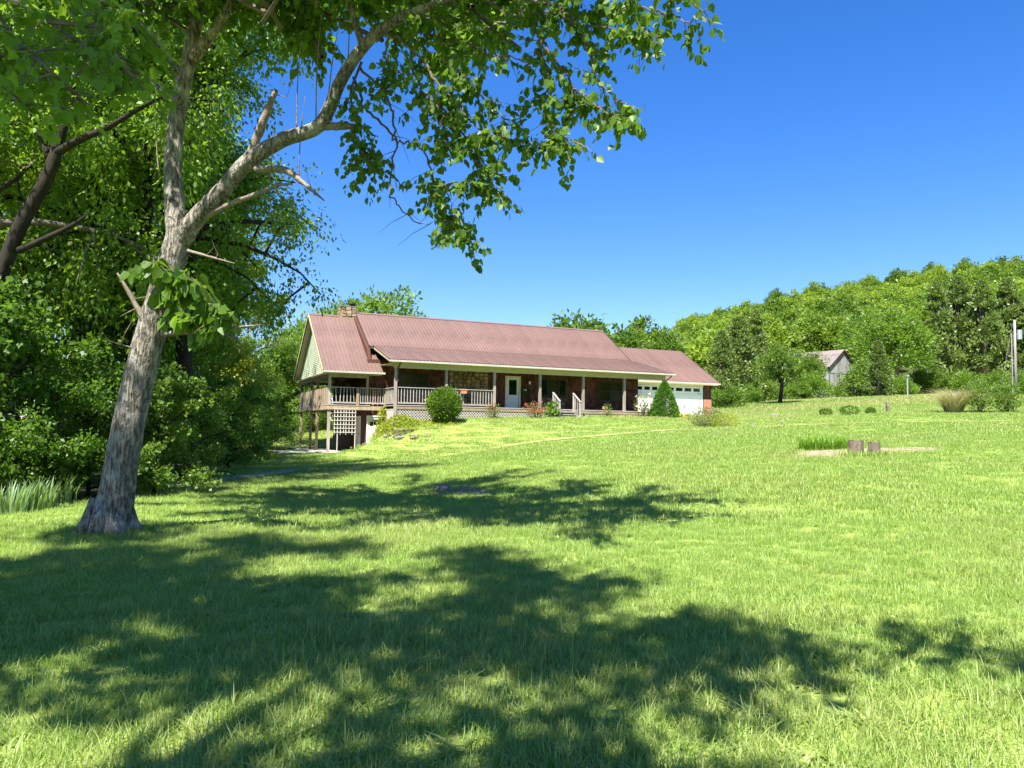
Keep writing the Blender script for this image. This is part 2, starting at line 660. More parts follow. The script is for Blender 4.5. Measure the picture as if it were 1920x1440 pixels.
def shell_proto(seed, h, rx, lm, bark, ncl=130, per=36, size=.5, base=.15, taper=1.0, conical=False, r0=.25):
    """a tree seen from far: clumps of leaf-sized faces over an uneven crown, on a limbed trunk"""
    rg = np.random.default_rng(seed)
    mb = MB()
    mb.tube([(0, 0, 0), (rg.normal() * .2, rg.normal() * .2, h * .5), (rg.normal() * .3, rg.normal() * .3, h * .9)], [r0 * 1.3, r0 * .8, .04], 8)
    lob = rand_dir(rg, 7)
    C, R = [], []
    for i in range(ncl):
        d = rand_dir(rg, 1)[0]
        if conical:
            t = rg.random() ** .8
            az = rg.random() * 6.283
            rad = rx * (1 - t) ** .75 * rg.uniform(.55, 1.08) + .12
            C.append((math.cos(az) * rad, math.sin(az) * rad, h * (base + (1 - base) * t)))
            R.append(rx * .30 * (1.15 - .6 * t))
        else:
            if d[2] < -.55:
                d[2] *= -.6
            bump = 1 + .22 * max(0, (lob @ d).max()) ** 4 - .12
            rr = rg.random() ** .3 * bump * rg.uniform(.86, 1.06)
            cz = h * (base + 1) / 2
            C.append((d[0] * rx * rr, d[1] * rx * rr, cz + d[2] * h * (1 - base) / 2 * rr))
            R.append(rx * rg.uniform(.2, .34))
    C, R = np.array(C), np.array(R)
    for i in range(0, ncl, 9):
        mb.tube([(0, 0, max(.2 * h, C[i][2] * .55)), C[i] * .6 + np.array([0, 0, C[i][2] * .3]), C[i]], [r0 * .4, r0 * .25, .02], 4, cap=False)
    P, d = cloud(rg, C, R, per, .7)
    ctr = np.array([0, 0, h * .45])
    A = unit(d) * .7 + unit(P - ctr) * .5 + rg.normal(size=P.shape) * .45
    if conical:
        A[:, 2] += .45
    return mb.mesh('trunk', True), leaf_mesh('crown', P, A, size * rg.uniform(.6, 1.3, len(P)), 'diamond', rg, .35), bark, lm


def plant_tree(proto, name, x, y, label, cat='tree', group=None, scale=1.0, sz=None, rz=None, dz=0.0, crown_mat=None):
    tm, cm, bark, lm = proto
    o = empty(name, (x, y, gz1(x, y) - .06 + dz), random.random() * 6.28 if rz is None else rz)
    o.scale = (scale, scale, sz or scale)
    link('trunk', tm, bark, o)
    c = link('crown', cm, lm, o)
    if crown_mat:
        c.material_slots[0].link = 'OBJECT'
        c.material_slots[0].material = MATS[crown_mat]
    c['kind'] = 'stuff'
    return tag(o, label, cat, group)


def shrub(name, label, x, y, rx, h, lm, n=1500, size=.07, shape='diamond', cat='shrub', group=None, seed=1, flowers=None, ry=None, shell=.35,
          stems=6, nup=.45, base=0.0, up=.25, conical=False, lumps=26):
    rg = np.random.default_rng(seed)
    ry = ry or rx
    z0 = gz1(x, y)
    o = empty(name, (x, y, z0 - .03), rg.random() * .6)
    mb = MB()
    for i in range(stems):
        a = i / stems * 6.283 + rg.random()
        e = (math.cos(a) * rx * .6, math.sin(a) * ry * .6, h * rg.uniform(.55, .85))
        mb.tube([(math.cos(a) * .04, math.sin(a) * .04, 0), (e[0] * .4, e[1] * .4, e[2] * .55), e], [.022, .015, .005], 5, cap=False)
    mb.build('stem', 'twig', o)
    D = rand_dir(rg, lumps)
    D[:, 2] = np.abs(D[:, 2])
    d = rand_dir(rg, n)
    lob = (1 + .24 * np.clip((d @ D.T).max(1) * 5 - 4, 0, 1) - .16) * np.where(rg.random(n) < .03, 1.13, 1.0)
    r = (1 - rg.random(n) ** 1.5 * shell) * lob
    if conical:
        t = rg.random(n) ** 1.5
        az = rg.random(n) * 6.283
        lump = 1 + .17 * np.sin(az * 9 + t * 9) * np.sin(t * 42 + az * 2) + .06 * np.sin(az * 3 + 1)
        rad = (1 - t) ** .7 * (1 - rg.random(n) ** 2 * .3) * lump
        P = np.stack([np.cos(az) * rad * rx, np.sin(az) * rad * ry, (.03 + t * .97) * h], 1)
        A = np.stack([np.cos(az), np.sin(az), np.full(n, .5)], 1) + rg.normal(size=(n, 3)) * .4
    else:
        P = d * r[:, None] * np.array([rx, ry, h * .55]) + np.array([0, 0, h * .47])
        P[:, 2] = np.maximum(P[:, 2], base * h + .01 + rg.random(n) * .08 * h)
        A = d + rg.normal(size=(n, 3)) * .6 + np.array([0, 0, up])
    f = link('foliage', leaf_mesh('foliage', P, A, size * rg.uniform(.6, 1.3, n), shape, rg, nup), lm, o)
    f['kind'] = 'stuff'
    if flowers:
        fm, nf, fs = flowers
        k = rg.integers(0, n, nf)
        k = k[np.argsort(-P[k, 2])][:max(1, int(nf * .8))]
        Q = np.repeat(P[k] * np.array([1.08, 1.08, 1.06]), 6, 0)
        AA = rand_dir(rg, len(Q))
        link('blossom', leaf_mesh('blossom', Q, AA, fs, 'heart', rg, .2), fm, o)['kind'] = 'stuff'
    return tag(o, label, cat, group)


# ================================================================== GROUND
xs = np.concatenate([np.linspace(-2600, -60, 14), np.arange(-45, 75.01, .5), np.linspace(80, 300, 40), np.linspace(340, 2600, 10)])
ys = np.concatenate([np.linspace(-300, -20, 8), np.arange(-12, 96.01, .5), np.linspace(99, 290, 45), np.linspace(320, 2600, 10)])
GX, GY = np.meshgrid(xs, ys)
GZ = gz(GX, GY)
nx, ny = len(xs), len(ys)
idx = np.arange(nx * ny).reshape(ny, nx)
FC = np.stack([idx[:-1, :-1], idx[:-1, 1:], idx[1:, 1:], idx[1:, :-1]], -1).reshape(-1, 4)
# the edge of the wood, read off the photograph and laid on the ground
EDGE = np.array([ground_hit(*p)[:2] for p in [(2, 968), (120, 948), (255, 932), (335, 905), (420, 872), (500, 852), (560, 840)]])
EDGE = np.vstack([[-40, EDGE[0, 1] - 3], [EDGE[0, 0] - 4, EDGE[0, 1] - .5], EDGE, [hp(-5.2, 14)], [hp(-3, 30)], [hp(10, 60)]])


def in_wood(x, y):
    """true left of the lawn edge"""
    x, y = np.asarray(x), np.asarray(y)
    yy = np.clip(y, EDGE[:, 1].min(), EDGE[:, 1].max())
    ex = np.interp(yy, EDGE[:, 1], EDGE[:, 0])
    return (x < ex) & (y > EDGE[:, 1].min())


me = np_mesh('lawn', np.stack([GX, GY, GZ], -1).reshape(-1, 3), FC, True)
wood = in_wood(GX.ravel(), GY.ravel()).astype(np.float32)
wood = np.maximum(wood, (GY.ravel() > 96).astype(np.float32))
fld = np.clip((GY.ravel() - 40) / 20, 0, 1) * (1 - wood)
for nm, ar in (('wood', wood), ('field', fld.astype(np.float32))):
    a = me.attributes.new(nm, 'FLOAT', 'POINT')
    a.data.foreach_set('value', np.ascontiguousarray(ar, np.float32))


def lawn_material():
    m, nt, N, L, p = new_mat('lawn_soil')

    def noise(s, d=6):
        n = N.new('ShaderNodeTexNoise')
        n.inputs['Scale'].default_value = s
        n.inputs['Detail'].default_value = d
        tc = N.new('ShaderNodeTexCoord')
        L.new(tc.outputs['Object'], n.inputs['Vector'])
        return n.outputs['Fac']

    def mixc(f, a, b):
        x = N.new('ShaderNodeMix')
        x.data_type = 'RGBA'
        x.clamp_factor = True
        if isinstance(f, float):
            x.inputs[0].default_value = f
        else:
            L.new(f, x.inputs[0])
        for s, q in ((6, a), (7, b)):
            if isinstance(q, tuple):
                x.inputs[s].default_value = (*q, 1)
            else:
                L.new(q, x.inputs[s])
        return x.outputs[2]

    def ramp(src, a, b):
        r = N.new('ShaderNodeMapRange')
        r.inputs['From Min'].default_value = a
        r.inputs['From Max'].default_value = b
        L.new(src, r.inputs[0])
        return r.outputs[0]
    g = mixc(ramp(noise(40), .35, .65), (.17, .245, .04), (.32, .40, .12))
    g = mixc(ramp(noise(.5), .45, .75), g, (.30, .36, .08))
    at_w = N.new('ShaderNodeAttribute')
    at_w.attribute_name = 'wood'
    at_f = N.new('ShaderNodeAttribute')
    at_f.attribute_name = 'field'
    fm = N.new('ShaderNodeMath')
    fm.operation = 'MULTIPLY'
    L.new(at_f.outputs['Fac'], fm.inputs[0])
    L.new(ramp(noise(.35), .3, .7), fm.inputs[1])
    g = mixc(fm.outputs[0], g, (.33, .33, .10))
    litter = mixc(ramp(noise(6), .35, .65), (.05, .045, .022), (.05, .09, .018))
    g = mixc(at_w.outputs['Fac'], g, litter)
    L.new(g, p.inputs['Base Color'])
    p.inputs['Roughness'].default_value = .95
    p.inputs['Specular IOR Level'].default_value = .1
    bp = N.new('ShaderNodeBump')
    bp.inputs['Strength'].default_value = .8
    bp.inputs['Distance'].default_value = .05
    L.new(noise(55), bp.inputs['Height'])
    L.new(bp.outputs[0], p.inputs['Normal'])
    MATS['lawn_soil'] = m


lawn_material()
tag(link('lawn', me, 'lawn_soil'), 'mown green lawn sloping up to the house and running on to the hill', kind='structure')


def ribbon(name, pts, widths, m, lift, label):
    path = smooth_path([(*p, 0) for p in pts], 10)
    W = np.interp(np.linspace(0, 1, len(path)), np.linspace(0, 1, len(widths)), widths)
    rg = np.random.default_rng(5)
    V = []
    K = 5
    for i, p in enumerate(path):
        d = path[min(i + 1, len(path) - 1)] - path[max(i - 1, 0)]
        s = np.array([d[1], -d[0]]) / (np.hypot(d[0], d[1]) + 1e-9)
        ww = W[i] * rg.uniform(.85, 1.15)
        for k in range(K):
            q = p[:2] + s * ww * (k / (K - 1) - .5)
            V.append((q[0], q[1], gz1(*q) + lift))
    n = len(path)
    ii = np.arange(n * K).reshape(n, K)
    Fq = np.stack([ii[:-1, :-1], ii[:-1, 1:], ii[1:, 1:], ii[1:, :-1]], -1).reshape(-1, 4)
    o = link(name, np_mesh(name, np.array(V), Fq, True), m)
    return tag(o, label, kind='structure')


def patch(name, cx, cy, rx, ry, rot, m, lift, label, seed=0):
    rg = np.random.default_rng(seed)
    n, V, Fq = 36, [], []
    ph = rg.random(5) * 6.28
    V.append((cx, cy, gz1(cx, cy) + lift))
    for ring in (.5, 1.0):
        for k in range(n):
            a = 6.283 * k / n
            r = ring * (1 + .16 * math.sin(2 * a + ph[0]) + .12 * math.sin(3 * a + ph[1]) + .1 * math.sin(5 * a + ph[2]) + rg.uniform(-.06, .06))
            x, y = math.cos(a) * rx * r, math.sin(a) * ry * r
            qx, qy = cx + x * math.cos(rot) - y * math.sin(rot), cy + x * math.sin(rot) + y * math.cos(rot)
            V.append((qx, qy, gz1(qx, qy) + lift * (1.0 if ring < 1 else .2)))
    mb = MB()
    mb.v = V
    for k in range(n):
        j = (k + 1) % n
        mb.f += [[0, 1 + k, 1 + j], [1 + k, 1 + n + k, 1 + n + j, 1 + j]]
    return tag(mb.build(name, m, smooth=True), label, kind='structure')


track = [ground_hit(*p)[:2] for p in [(600, 893), (700, 876), (800, 862), (900, 846), (1000, 830), (1140, 817), (1300, 806), (1500, 798), (1750, 792), (1960, 790)]]
ribbon('worn_path', track, [.3, .5, .55, .6, .6, .5], 'worn_grass', .035, 'thin worn straw-coloured track curving over the lawn')
drive = [ground_hit(*p)[:2] for p in [(330, 915), (430, 899), (540, 884), (640, 872)]]
ribbon('gravel_path', drive, [.5, .7, .7, .3], 'gravel', .035, 'pale gravel strip across the shaded lawn')
d2 = [hp(-9, 4), hp(-6.5, 4.5), hp(-4.6, 4.6), hp(-3.2, 4.8)]
ribbon('driveway', d2, [2.6, 3.2, 4.2, 5.0], 'gravel', .04, 'grey gravel drive leading in under the deck')
sc_ = ground_hit(1600, 848)
patch('dirt_patch', sc_[0], sc_[1], 2.5, 1.1, .05, 'dirt', .03, 'bare sandy patch of soil round the log stools', 3)
DIRT = [(sc_[0], sc_[1], 2.5, 1.1)]
rm_ = ground_hit(862, 924)
patch('dirt_patch', rm_[0], rm_[1], .8, .55, 0, 'dirt', .03, 'small bare patch round the rotted stump', 4)
DIRT.append((rm_[0], rm_[1], .75, .5))

# ================================================================== HOUSE
house = empty('ranch_house', (HO[0], HO[1], 0), math.atan2(HU[1], HU[0]))
tag(house, 'long ranch house with red metal roof, brown shake walls and railed front porch', 'house')
DZ = 2.95                                   # deck level
WV = 2.6                                    # front wall plane
S1 = 18.3
R = random.Random(4)


def hb(name, m, *boxes, parent=None):
    mb = MB()
    for b in boxes:
        mb.box(*b)
    return mb.build(name, m, parent or house)


# walls -----------------------------------------------------------
wall = hb('wall', 'brown_wall', (-1.0, S1, WV, 12.0, 0.0, 5.75))
for s in (-.95, S1 - .25):              # upper gable ends of the main body
    mb = MB()
    mb.prism([(s, 2.8, 5.6), (s, 12.0, 5.6), (s, 7.1, 9.0), (s, 3.2, 6.5)], (.2, 0, 0))
    mb.build('gable_wall', 'brown_wall', house)
# shakes laid in courses over the front wall, leaving openings
OPEN = [(.9, 2.9, 3.7, 5.1), (4.15, 6.9, 2.9, 5.5), (8.03, 9.17, 2.9, 5.12), (10.5, 12.55, 2.95, 5.05), (15.0, 17.05, 3.62, 5.02)]
mb = MB()
zc = DZ
row = 0
while zc < 5.35:
    s = -1.0
    while s < S1:
        w = R.uniform(.11, .22)
        e = min(s + w, S1)
        if not any(a < (s + e) / 2 < b and c < zc + .14 < d for a, b, c, d in OPEN):
            t = R.uniform(.028, .045)
            j = R.uniform(-.012, .012)
            mb.prism([(s + .004, WV - t, zc + j), (s + .004, WV - .004, zc + j), (s + .004, WV - .004, zc + .30), (s + .004, WV - .014, zc + .30)], (e - s - .008, 0, 0))
        s = e
    zc += .27
    row += 1
o = mb.build('shake_siding', 'shake', house)
o['kind'] = 'stuff'


def stone_panel(s0, s1, z0, z1, cell, name, m, parent, plane='front', c=WV, sgn=-1):
    """irregular fieldstones with recessed joints"""
    nx_, nz_ = max(2, int((s1 - s0) / cell)), max(2, int((z1 - z0) / (cell * .8)))
    G = {}
    for i in range(nx_ + 1):
        for j in range(nz_ + 1):
            jx = 0 if i in (0, nx_) else R.uniform(-.32, .32)
            jz = 0 if j in (0, nz_) else R.uniform(-.32, .32)
            G[i, j] = (s0 + (i + jx) * (s1 - s0) / nx_, z0 + (j + jz) * (z1 - z0) / nz_)
    mb_ = MB()
    for i in range(nx_):
        for j in range(nz_):
            q = [G[i, j], G[i + 1, j], G[i + 1, j + 1], G[i, j + 1]]
            cx = sum(a for a, b in q) / 4
            cz = sum(b for a, b in q) / 4
            dep = R.uniform(.05, .10)
            lo = [(cx + (a - cx) * .93, cz + (b - cz) * .93) for a, b in q]
            hi = [(cx + (a - cx) * .74, cz + (b - cz) * .74) for a, b in q]
            n = len(mb_.v)
            for ring, d in ((lo, 0.0), (hi, dep)):
                for a, b in ring:
                    mb_.v.append((a, c + sgn * d, b) if plane == 'front' else (c + sgn * d, a, b))
            mb_.f.append([n + 4, n + 5, n + 6, n + 7])
            for k in range(4):
                l = (k + 1) % 4
                mb_.f.append([n + k, n + l, n + 4 + l, n + 4 + k])
    o_ = mb_.build(name, m, parent)
    o_['kind'] = 'stuff'
    return o_


hb('stone_backing', 'mortar', (4.2, 6.86, WV - .03, WV + .02, DZ, 5.4))
hb('stone_backing', 'mortar', (10.55, 12.5, WV - .03, WV + .02, DZ, 3.80))
stone_panel(4.2, 6.86, DZ, 5.4, .27, 'stone_facing', 'stone', house, c=WV - .03)
stone_panel(10.55, 12.5, DZ, 3.78, .27, 'stone_facing', 'dark_stone', house, c=WV - .03)
# chimney breast on the sheltered left wall and the stack above the ridge
hb('chimney_core', 'mortar', (-1.75, -1.0, 6.7, 8.7, 0.2, 8.0))
stone_panel(6.7, 8.7, 2.95, 7.8, .3, 'chimney_stone', 'dark_stone', house, 'side', -1.75)
stone_panel(-1.75, -1.0, 2.95, 7.8, .3, 'chimney_stone', 'dark_stone', house, 'front', 6.7)
chim = hb('chimney', 'mortar', (-1.75, -.75, 7.0, 8.2, 8.0, 9.5))
stone_panel(-1.75, -.75, 8.2, 9.5, .27, 'stone', 'stone', chim, 'front', 7.0)
stone_panel(7.0, 8.2, 8.2, 9.5, .27, 'stone', 'stone', chim, 'side', -1.75)
hb('chimney_cap', 'rock', (-1.82, -.68, 6.93, 8.27, 9.501, 9.56), parent=chim)
mb = MB()
mb.box(-1.1, -.8, 7.3, 7.6, 9.561, 9.75).box(-1.16, -.74, 7.24, 7.66, 9.751, 9.79)
mb.build('flue', 'metal_dark', chim)

# windows and doors -------------------------------------------------


def window(s0, s1, z0, z1, splits, pane_m, sill=True, v=WV, rail=None):
    w = hb('window', 'window_frame', (s0, s1, v - .07, v, z1 - .07, z1), (s0, s1, v - .07, v, z0, z0 + .07),
           (s0, s0 + .07, v - .07, v, z0 + .07, z1 - .07), (s1 - .07, s1, v - .07, v, z0 + .07, z1 - .07))
    ed = [s0 + .07] + list(splits) + [s1 - .07]
    for i in range(len(ed) - 1):
        a = ed[i] + (.035 if i else 0)
        b = ed[i + 1] - (.035 if i < len(ed) - 2 else 0)
        pm = pane_m[i] if isinstance(pane_m, (list, tuple)) else pane_m
        hb('pane', pm, (a, b, v - .03, v - .012, z0 + .07, z1 - .07), parent=w)
        if rail:
            hb('meeting_rail', 'window_frame', (a, b, v - .06, v - .031, rail - .025, rail + .025), parent=w)
        if i:
            hb('mullion', 'window_frame', (ed[i] - .035, ed[i] + .035, v - .068, v - .01, z0 + .07, z1 - .07), parent=w)
    if sill:
        hb('sill', 'window_frame', (s0 - .05, s1 + .05, v - .12, v - .001, z0 - .06, z0 - .002), parent=w)
    return w


window(.95, 2.86, 3.75, 5.06, [1.9], 'blind_glass', rail=4.3)
window(10.5, 12.55, 3.82, 5.03, [11.15, 12.0], ['glass', 'blind_glass', 'glass'])
window(15.05, 17.0, 3.68, 4.98, [16.02], 'blind_glass', rail=4.35)
hb('shutter', 'window_frame', (17.03, 17.25, WV - .05, WV - .01, 3.68, 4.98))

dr = hb('door', 'door_white', (8.18, 9.02, WV - .05, WV - .01, DZ + .02, DZ + .92), (8.18, 8.32, WV - .05, WV - .01, DZ + .92, 4.98),
        (8.88, 9.02, WV - .05, WV - .01, DZ + .92, 4.98), (8.32, 8.88, WV - .05, WV - .01, 4.86, 4.98))
hb('door_frame', 'door_cream', (8.05, 8.17, WV - .09, WV, DZ, 5.1), (9.03, 9.15, WV - .09, WV, DZ, 5.1), (8.17, 9.03, WV - .09, WV, 4.99, 5.1), parent=dr)
hb('pane', 'glass', (8.32, 8.88, WV - .035, WV - .02, DZ + .92, 4.86), parent=dr)
hb('handle', 'brass', (8.93, 8.97, WV - .11, WV - .05, 3.92, 4.02), parent=dr)
hb('panel', 'door_white', (8.28, 8.92, WV - .065, WV - .05, DZ + .14, DZ + .8), parent=dr)
# basement doors under the deck
d1 = hb('door', 'door_cream', (-.92, -.06, WV - .05, WV - .001, .2, 2.25))
hb('door_frame', 'white_paint', (-1.0, -.93, WV - .08, WV, .2, 2.34), (-.05, .02, WV - .08, WV, .2, 2.34), (-.93, -.05, WV - .08, WV, 2.26, 2.34), parent=d1)
for i in range(3):
    hb('pane', 'glass', (-.8 + i * .24, -.62 + i * .24, WV - .062, WV - .05, 1.72 + .06 * i, 1.98 + .06 * i), parent=d1)
d2_ = hb('door', 'door_cream', (-1.05, -1.001, 4.1, 5.0, .22, 2.25))
hb('door_frame', 'white_paint', (-1.08, -1.0, 4.0, 4.1, .22, 2.33), (-1.08, -1.0, 5.0, 5.1, .22, 2.33), (-1.08, -1.0, 4.1, 5.0, 2.251, 2.33), parent=d2_)
hb('handle', 'brass', (-1.12, -1.05, 4.16, 4.22, 1.2, 1.27), parent=d2_)
hb('corner_board', 'fascia', (-1.06, -.93, WV - .05, WV + .08, DZ, 5.3))

# decks -------------------------------------------------------------
deck = hb('porch_deck', 'tan_wood', (-.05, 18.75, -.08, -.03, DZ - .24, DZ - .06))
for k in range(18):
    v0 = -.1 + k * .15
    hb('plank', 'grey_wood', (-.08, 18.78, v0, v0 + .142, DZ - .055, DZ - .005), parent=deck)
wing = hb('wing_deck', 'tan_wood', (-3.45, -.08, 2.16, 2.21, DZ - .30, DZ - .06), (-3.45, -3.40, 2.21, 12.2, DZ - .30, DZ - .06), (-3.4, -1.0, 12.15, 12.2, DZ - .3, DZ - .06))
for k in range(17):
    s0 = -3.46 + k * .15
    hb('plank', 'grey_wood', (s0, s0 + .142, 2.14, 12.2, DZ - .055, DZ - .005), parent=wing)
mb = MB()
for k in range(12):
    mb.box(-3.38, -1.02, 2.6 + k * .8, 2.65 + k * .8, DZ - .28, DZ - .06)
mb.build('joist', 'weathered_wood', wing)
hb('slab', 'concrete', (-3.9, -1.0, 1.2, 12.6, -.2, .17))['label'] = 'pale concrete floor under the deck'

# posts ---------------------------------------------------------------
for k in range(7):
    s = k * 3.103
    zb = gz1(*hp(s, 0)) - .1 if k == 0 else DZ - .004
    hb('post', 'weathered_wood', (s - .075, s + .075, -.075 - (.03 if k == 0 else 0), .075 - (.03 if k == 0 else 0), zb, 5.10))
for (s, v) in ((-3.32, 2.3), (-3.32, 6.0), (-3.32, 8.2), (-3.32, 12.1)):
    hb('post', 'weathered_wood' if v in (2.3,) else 'tan_wood', (s - .075, s + .075, v - .075, v + .075, 0.0, 4.95))


def railing(a, b, z, n, name='railing', jitter=0.0, skip=()):
    """rails with separate balusters between plan points a and b"""
    a, b = np.array(a, float), np.array(b, float)
    mb_ = MB()
    mb_.bar((*a, z + 1.02), (*b, z + 1.02), .13, .045)
    rl = mb_.build(name, 'grey_wood', house)
    MB().bar((*a, z + .12), (*b, z + .12), .05, .09).build('bottom_rail', 'grey_wood', rl)
    for i in range(n):
        if i in skip:
            continue
        t = (i + .5) / n
        q = a + (b - a) * t
        dx = R.uniform(-jitter, jitter)
        q2 = q + (b - a) / np.linalg.norm(b - a) * dx
        m2 = MB()
        m2.bar((*q, z + .10), (*q2, z + 1.0), .045, .045, up=(0, 1, 0))
        m2.build('baluster', 'grey_wood', rl)
    return rl


railing((.09, 0), (3.02, 0), DZ, 16)
railing((3.19, 0), (6.12, 0), DZ, 16, skip=(6, 7))
railing((-3.22, 2.28), (-1.75, 2.28), DZ, 7, jitter=.09, skip=(0,))
railing((-1.55, 2.28), (-.05, 2.28), DZ, 10, jitter=.07)
railing((.02, .1), (.02, 2.2), DZ, 7)
hb('rail_post', 'tan_wood', (-1.73, -1.57, 2.2, 2.36, DZ, DZ + 1.04))
hb('rail_post', 'tan_wood', (-.04, .09, 2.2, 2.34, DZ, DZ + 1.04))
# board parapet down the open left side
par = hb('board_parapet', 'grey_wood', (-3.40, -3.26, 2.4, 12.1, DZ + 1.02, DZ + 1.07))
for k in range(38):
    v0 = 2.42 + k * .253
    hb('plank', 'tan_wood', (-3.42, -3.39, v0, v0 + .245, DZ - .02, DZ + 1.0), parent=par)

# lattice skirt under the porch ---------------------------------------


def lattice(p0, p1, ztop, zb0, zb1, name='lattice_panel'):
    """crossed diagonal slats between plan points, following the slope below"""
    p0, p1 = np.array(p0, float), np.array(p1, float)
    L = float(np.linalg.norm(p1 - p0))
    d = (p1 - p0) / L
    nrm = np.array([d[1], -d[0]])
    mb_ = MB()
    pitch, H = .17, ztop - min(zb0, zb1)

    def P(t, z, off):
        q = p0 + d * t + nrm * off
        return (q[0], q[1], z)
    for sg, off in ((1, 0.0), (-1, .012)):
        k = -int(H / pitch) - 2
        while k * pitch < L + H:
            t0 = k * pitch
            pts = []
            for i in range(21):
                h = H * i / 20
                t = t0 + (h if sg > 0 else H - h)
                z = ztop - H + h
                zb = zb0 + (zb1 - zb0) * min(max(t / L, 0), 1)
                if 0 <= t <= L and z >= zb:
                    pts.append((t, z))
            if len(pts) > 1:
                (ta, za), (tb, zb_) = pts[0], pts[-1]
                w = .029
                mb_.prism([P(ta - w, za, off), P(ta + w, za, off), P(tb + w, zb_, off), P(tb - w, zb_, off)], (nrm[0] * .009, nrm[1] * .009, 0))
            k += 1
    mb_.bar(P(0, ztop + .02, .01), P(L, ztop + .02, .01), .03, .05)
    return mb_.build(name, 'lattice_white', house)


for k in range(6):
    a, b = k * 3.103 + .08, (k + 1) * 3.103 - .02
    lattice((a, -.03), (b, -.03), DZ - .27, gz1(*hp(a, -.05)) - .06, gz1(*hp(b, -.05)) - .06)
lattice((.0, 2.1), (.0, .1), DZ - .27, .9, 1.6)

# steps --------------------------------------------------------------
st = hb('porch_steps', 'grey_wood', (10.25, 10.30, -.95, -.1, 2.42, 2.55), (11.55, 11.60, -.95, -.1, 2.42, 2.55))
for i, (v, z) in enumerate(((-.38, 2.78), (-.66, 2.62), (-.94, 2.46))):
    hb('tread', 'grey_wood', (10.22, 11.63, v - .05, v + .26, z - .045, z), parent=st)
    hb('riser', 'weathered_wood', (10.3, 11.55, v + .22, v + .24, z - .13, z - .046), parent=st)
for s in (10.2, 11.65):
    hb('rail_post', 'grey_wood', (s - .05, s + .05, -1.02, -.92, 2.2, 3.38), parent=st)
    hb('rail_post', 'grey_wood', (s - .05, s + .05, -.2, -.1, 2.4, 3.92), parent=st)
    for v, zt in ((-.4, 3.72), (-.66, 3.55)):
        hb('baluster', 'grey_wood', (s - .022, s + .022, v - .022, v + .022, 2.45, zt), parent=st)
    m2 = MB()
    m2.bar((s, -.08, 3.98), (s, -1.05, 3.38), .11, .05)
    m2.build('handrail', 'grey_wood', st)

# roofs ----------------------------------------------------------------


def roof_plane(parent, s0, s1, v_top, z_top, v_bot, z_bot, right_slant=0.0):
    """ribbed metal sheets, each its own panel"""
    L = math.hypot(v_top - v_bot, z_top - z_bot)
    dv, dz = (v_bot - v_top) / L, (z_bot - z_top) / L
    nv, nz_ = dz, -dv                            # upward normal of the slope in the v-z plane
    if nz_ < 0:
        nv, nz_ = -nv, -nz_
    W, cache = .914, None
    smax = s1 + right_slant
    s = s0
    while s < smax - .02:
        e = min(s + W, smax)
        prof = []
        x = 0.0
        while x < e - s - 1e-6:
            for dx, hh in ((0, 0), (.008, .05), (.04, .05), (.05, 0), (.135, .002), (.150, .007), (.165, .002)):
                if x + dx <= e - s:
                    prof.append((x + dx, hh))
            x += .2285
        prof.append((e - s, 0))
        full = abs(e - s - W) < 1e-6 and e <= s1
        if full and cache is not None:
            link('roof_panel', cache, 'roof_metal', parent, (s, 0, 0))
        else:
            mb_ = MB()
            n = len(prof)
            for x, hh in prof:
                t0 = 0.0
                if s + x > s1 and right_slant:
                    t0 = (s + x - s1) / right_slant * L
                for t in (t0, L):
                    mb_.v.append((x, v_top + dv * t + nv * hh, z_top + dz * t + nz_ * hh))
            for i in range(n - 1):
                mb_.f.append([2 * i, 2 * i + 1, 2 * i + 3, 2 * i + 2])
            me_ = mb_.mesh('roof_panel')
            link('roof_panel', me_, 'roof_metal', parent, (s, 0, 0))
            if full:
                cache = me_
        s = e


BRK_V, BRK_Z, RDG_V, RDG_Z = 3.2, 6.62, 7.1, 9.17
# decking below the sheets (thickness of the roof), rake boards, ridge caps
th = .16
mb = MB()
mb.prism([(-.78, RDG_V, RDG_Z - .02), (-.78, BRK_V, BRK_Z - .02), (-.78, BRK_V, BRK_Z - th), (-.78, RDG_V, RDG_Z - th - .05)], (18.83, 0, 0))
mb.prism([(-.78, RDG_V, RDG_Z - .02), (-.78, 12.6, 5.58), (-.78, 12.6, 5.42), (-.78, RDG_V, RDG_Z - th - .05)], (18.83, 0, 0))
roof = mb.build('roof', 'trim_dark', house)
roof_plane(roof, -.8, 18.07, RDG_V, RDG_Z, BRK_V, BRK_Z)
roof_plane(roof, -.8, 18.07, RDG_V + .001, RDG_Z, 12.65, 5.56)
mb = MB()
mb.prism([(-.82, RDG_V - .16, RDG_Z - .055), (-.82, RDG_V, RDG_Z + .05), (-.82, RDG_V + .16, RDG_Z - .055), (-.82, RDG_V, RDG_Z + .02)], (18.91, 0, 0))
mb.build('ridge_cap', 'roof_metal', roof)
mb = MB()
for s in (-.84, 18.08):
    mb.prism([(s, RDG_V, RDG_Z + .035), (s, BRK_V, BRK_Z + .035), (s, BRK_V, BRK_Z - .13), (s, RDG_V, RDG_Z - .13)], (.03, 0, 0))
mb.build('rake_board', 'trim_dark', roof)
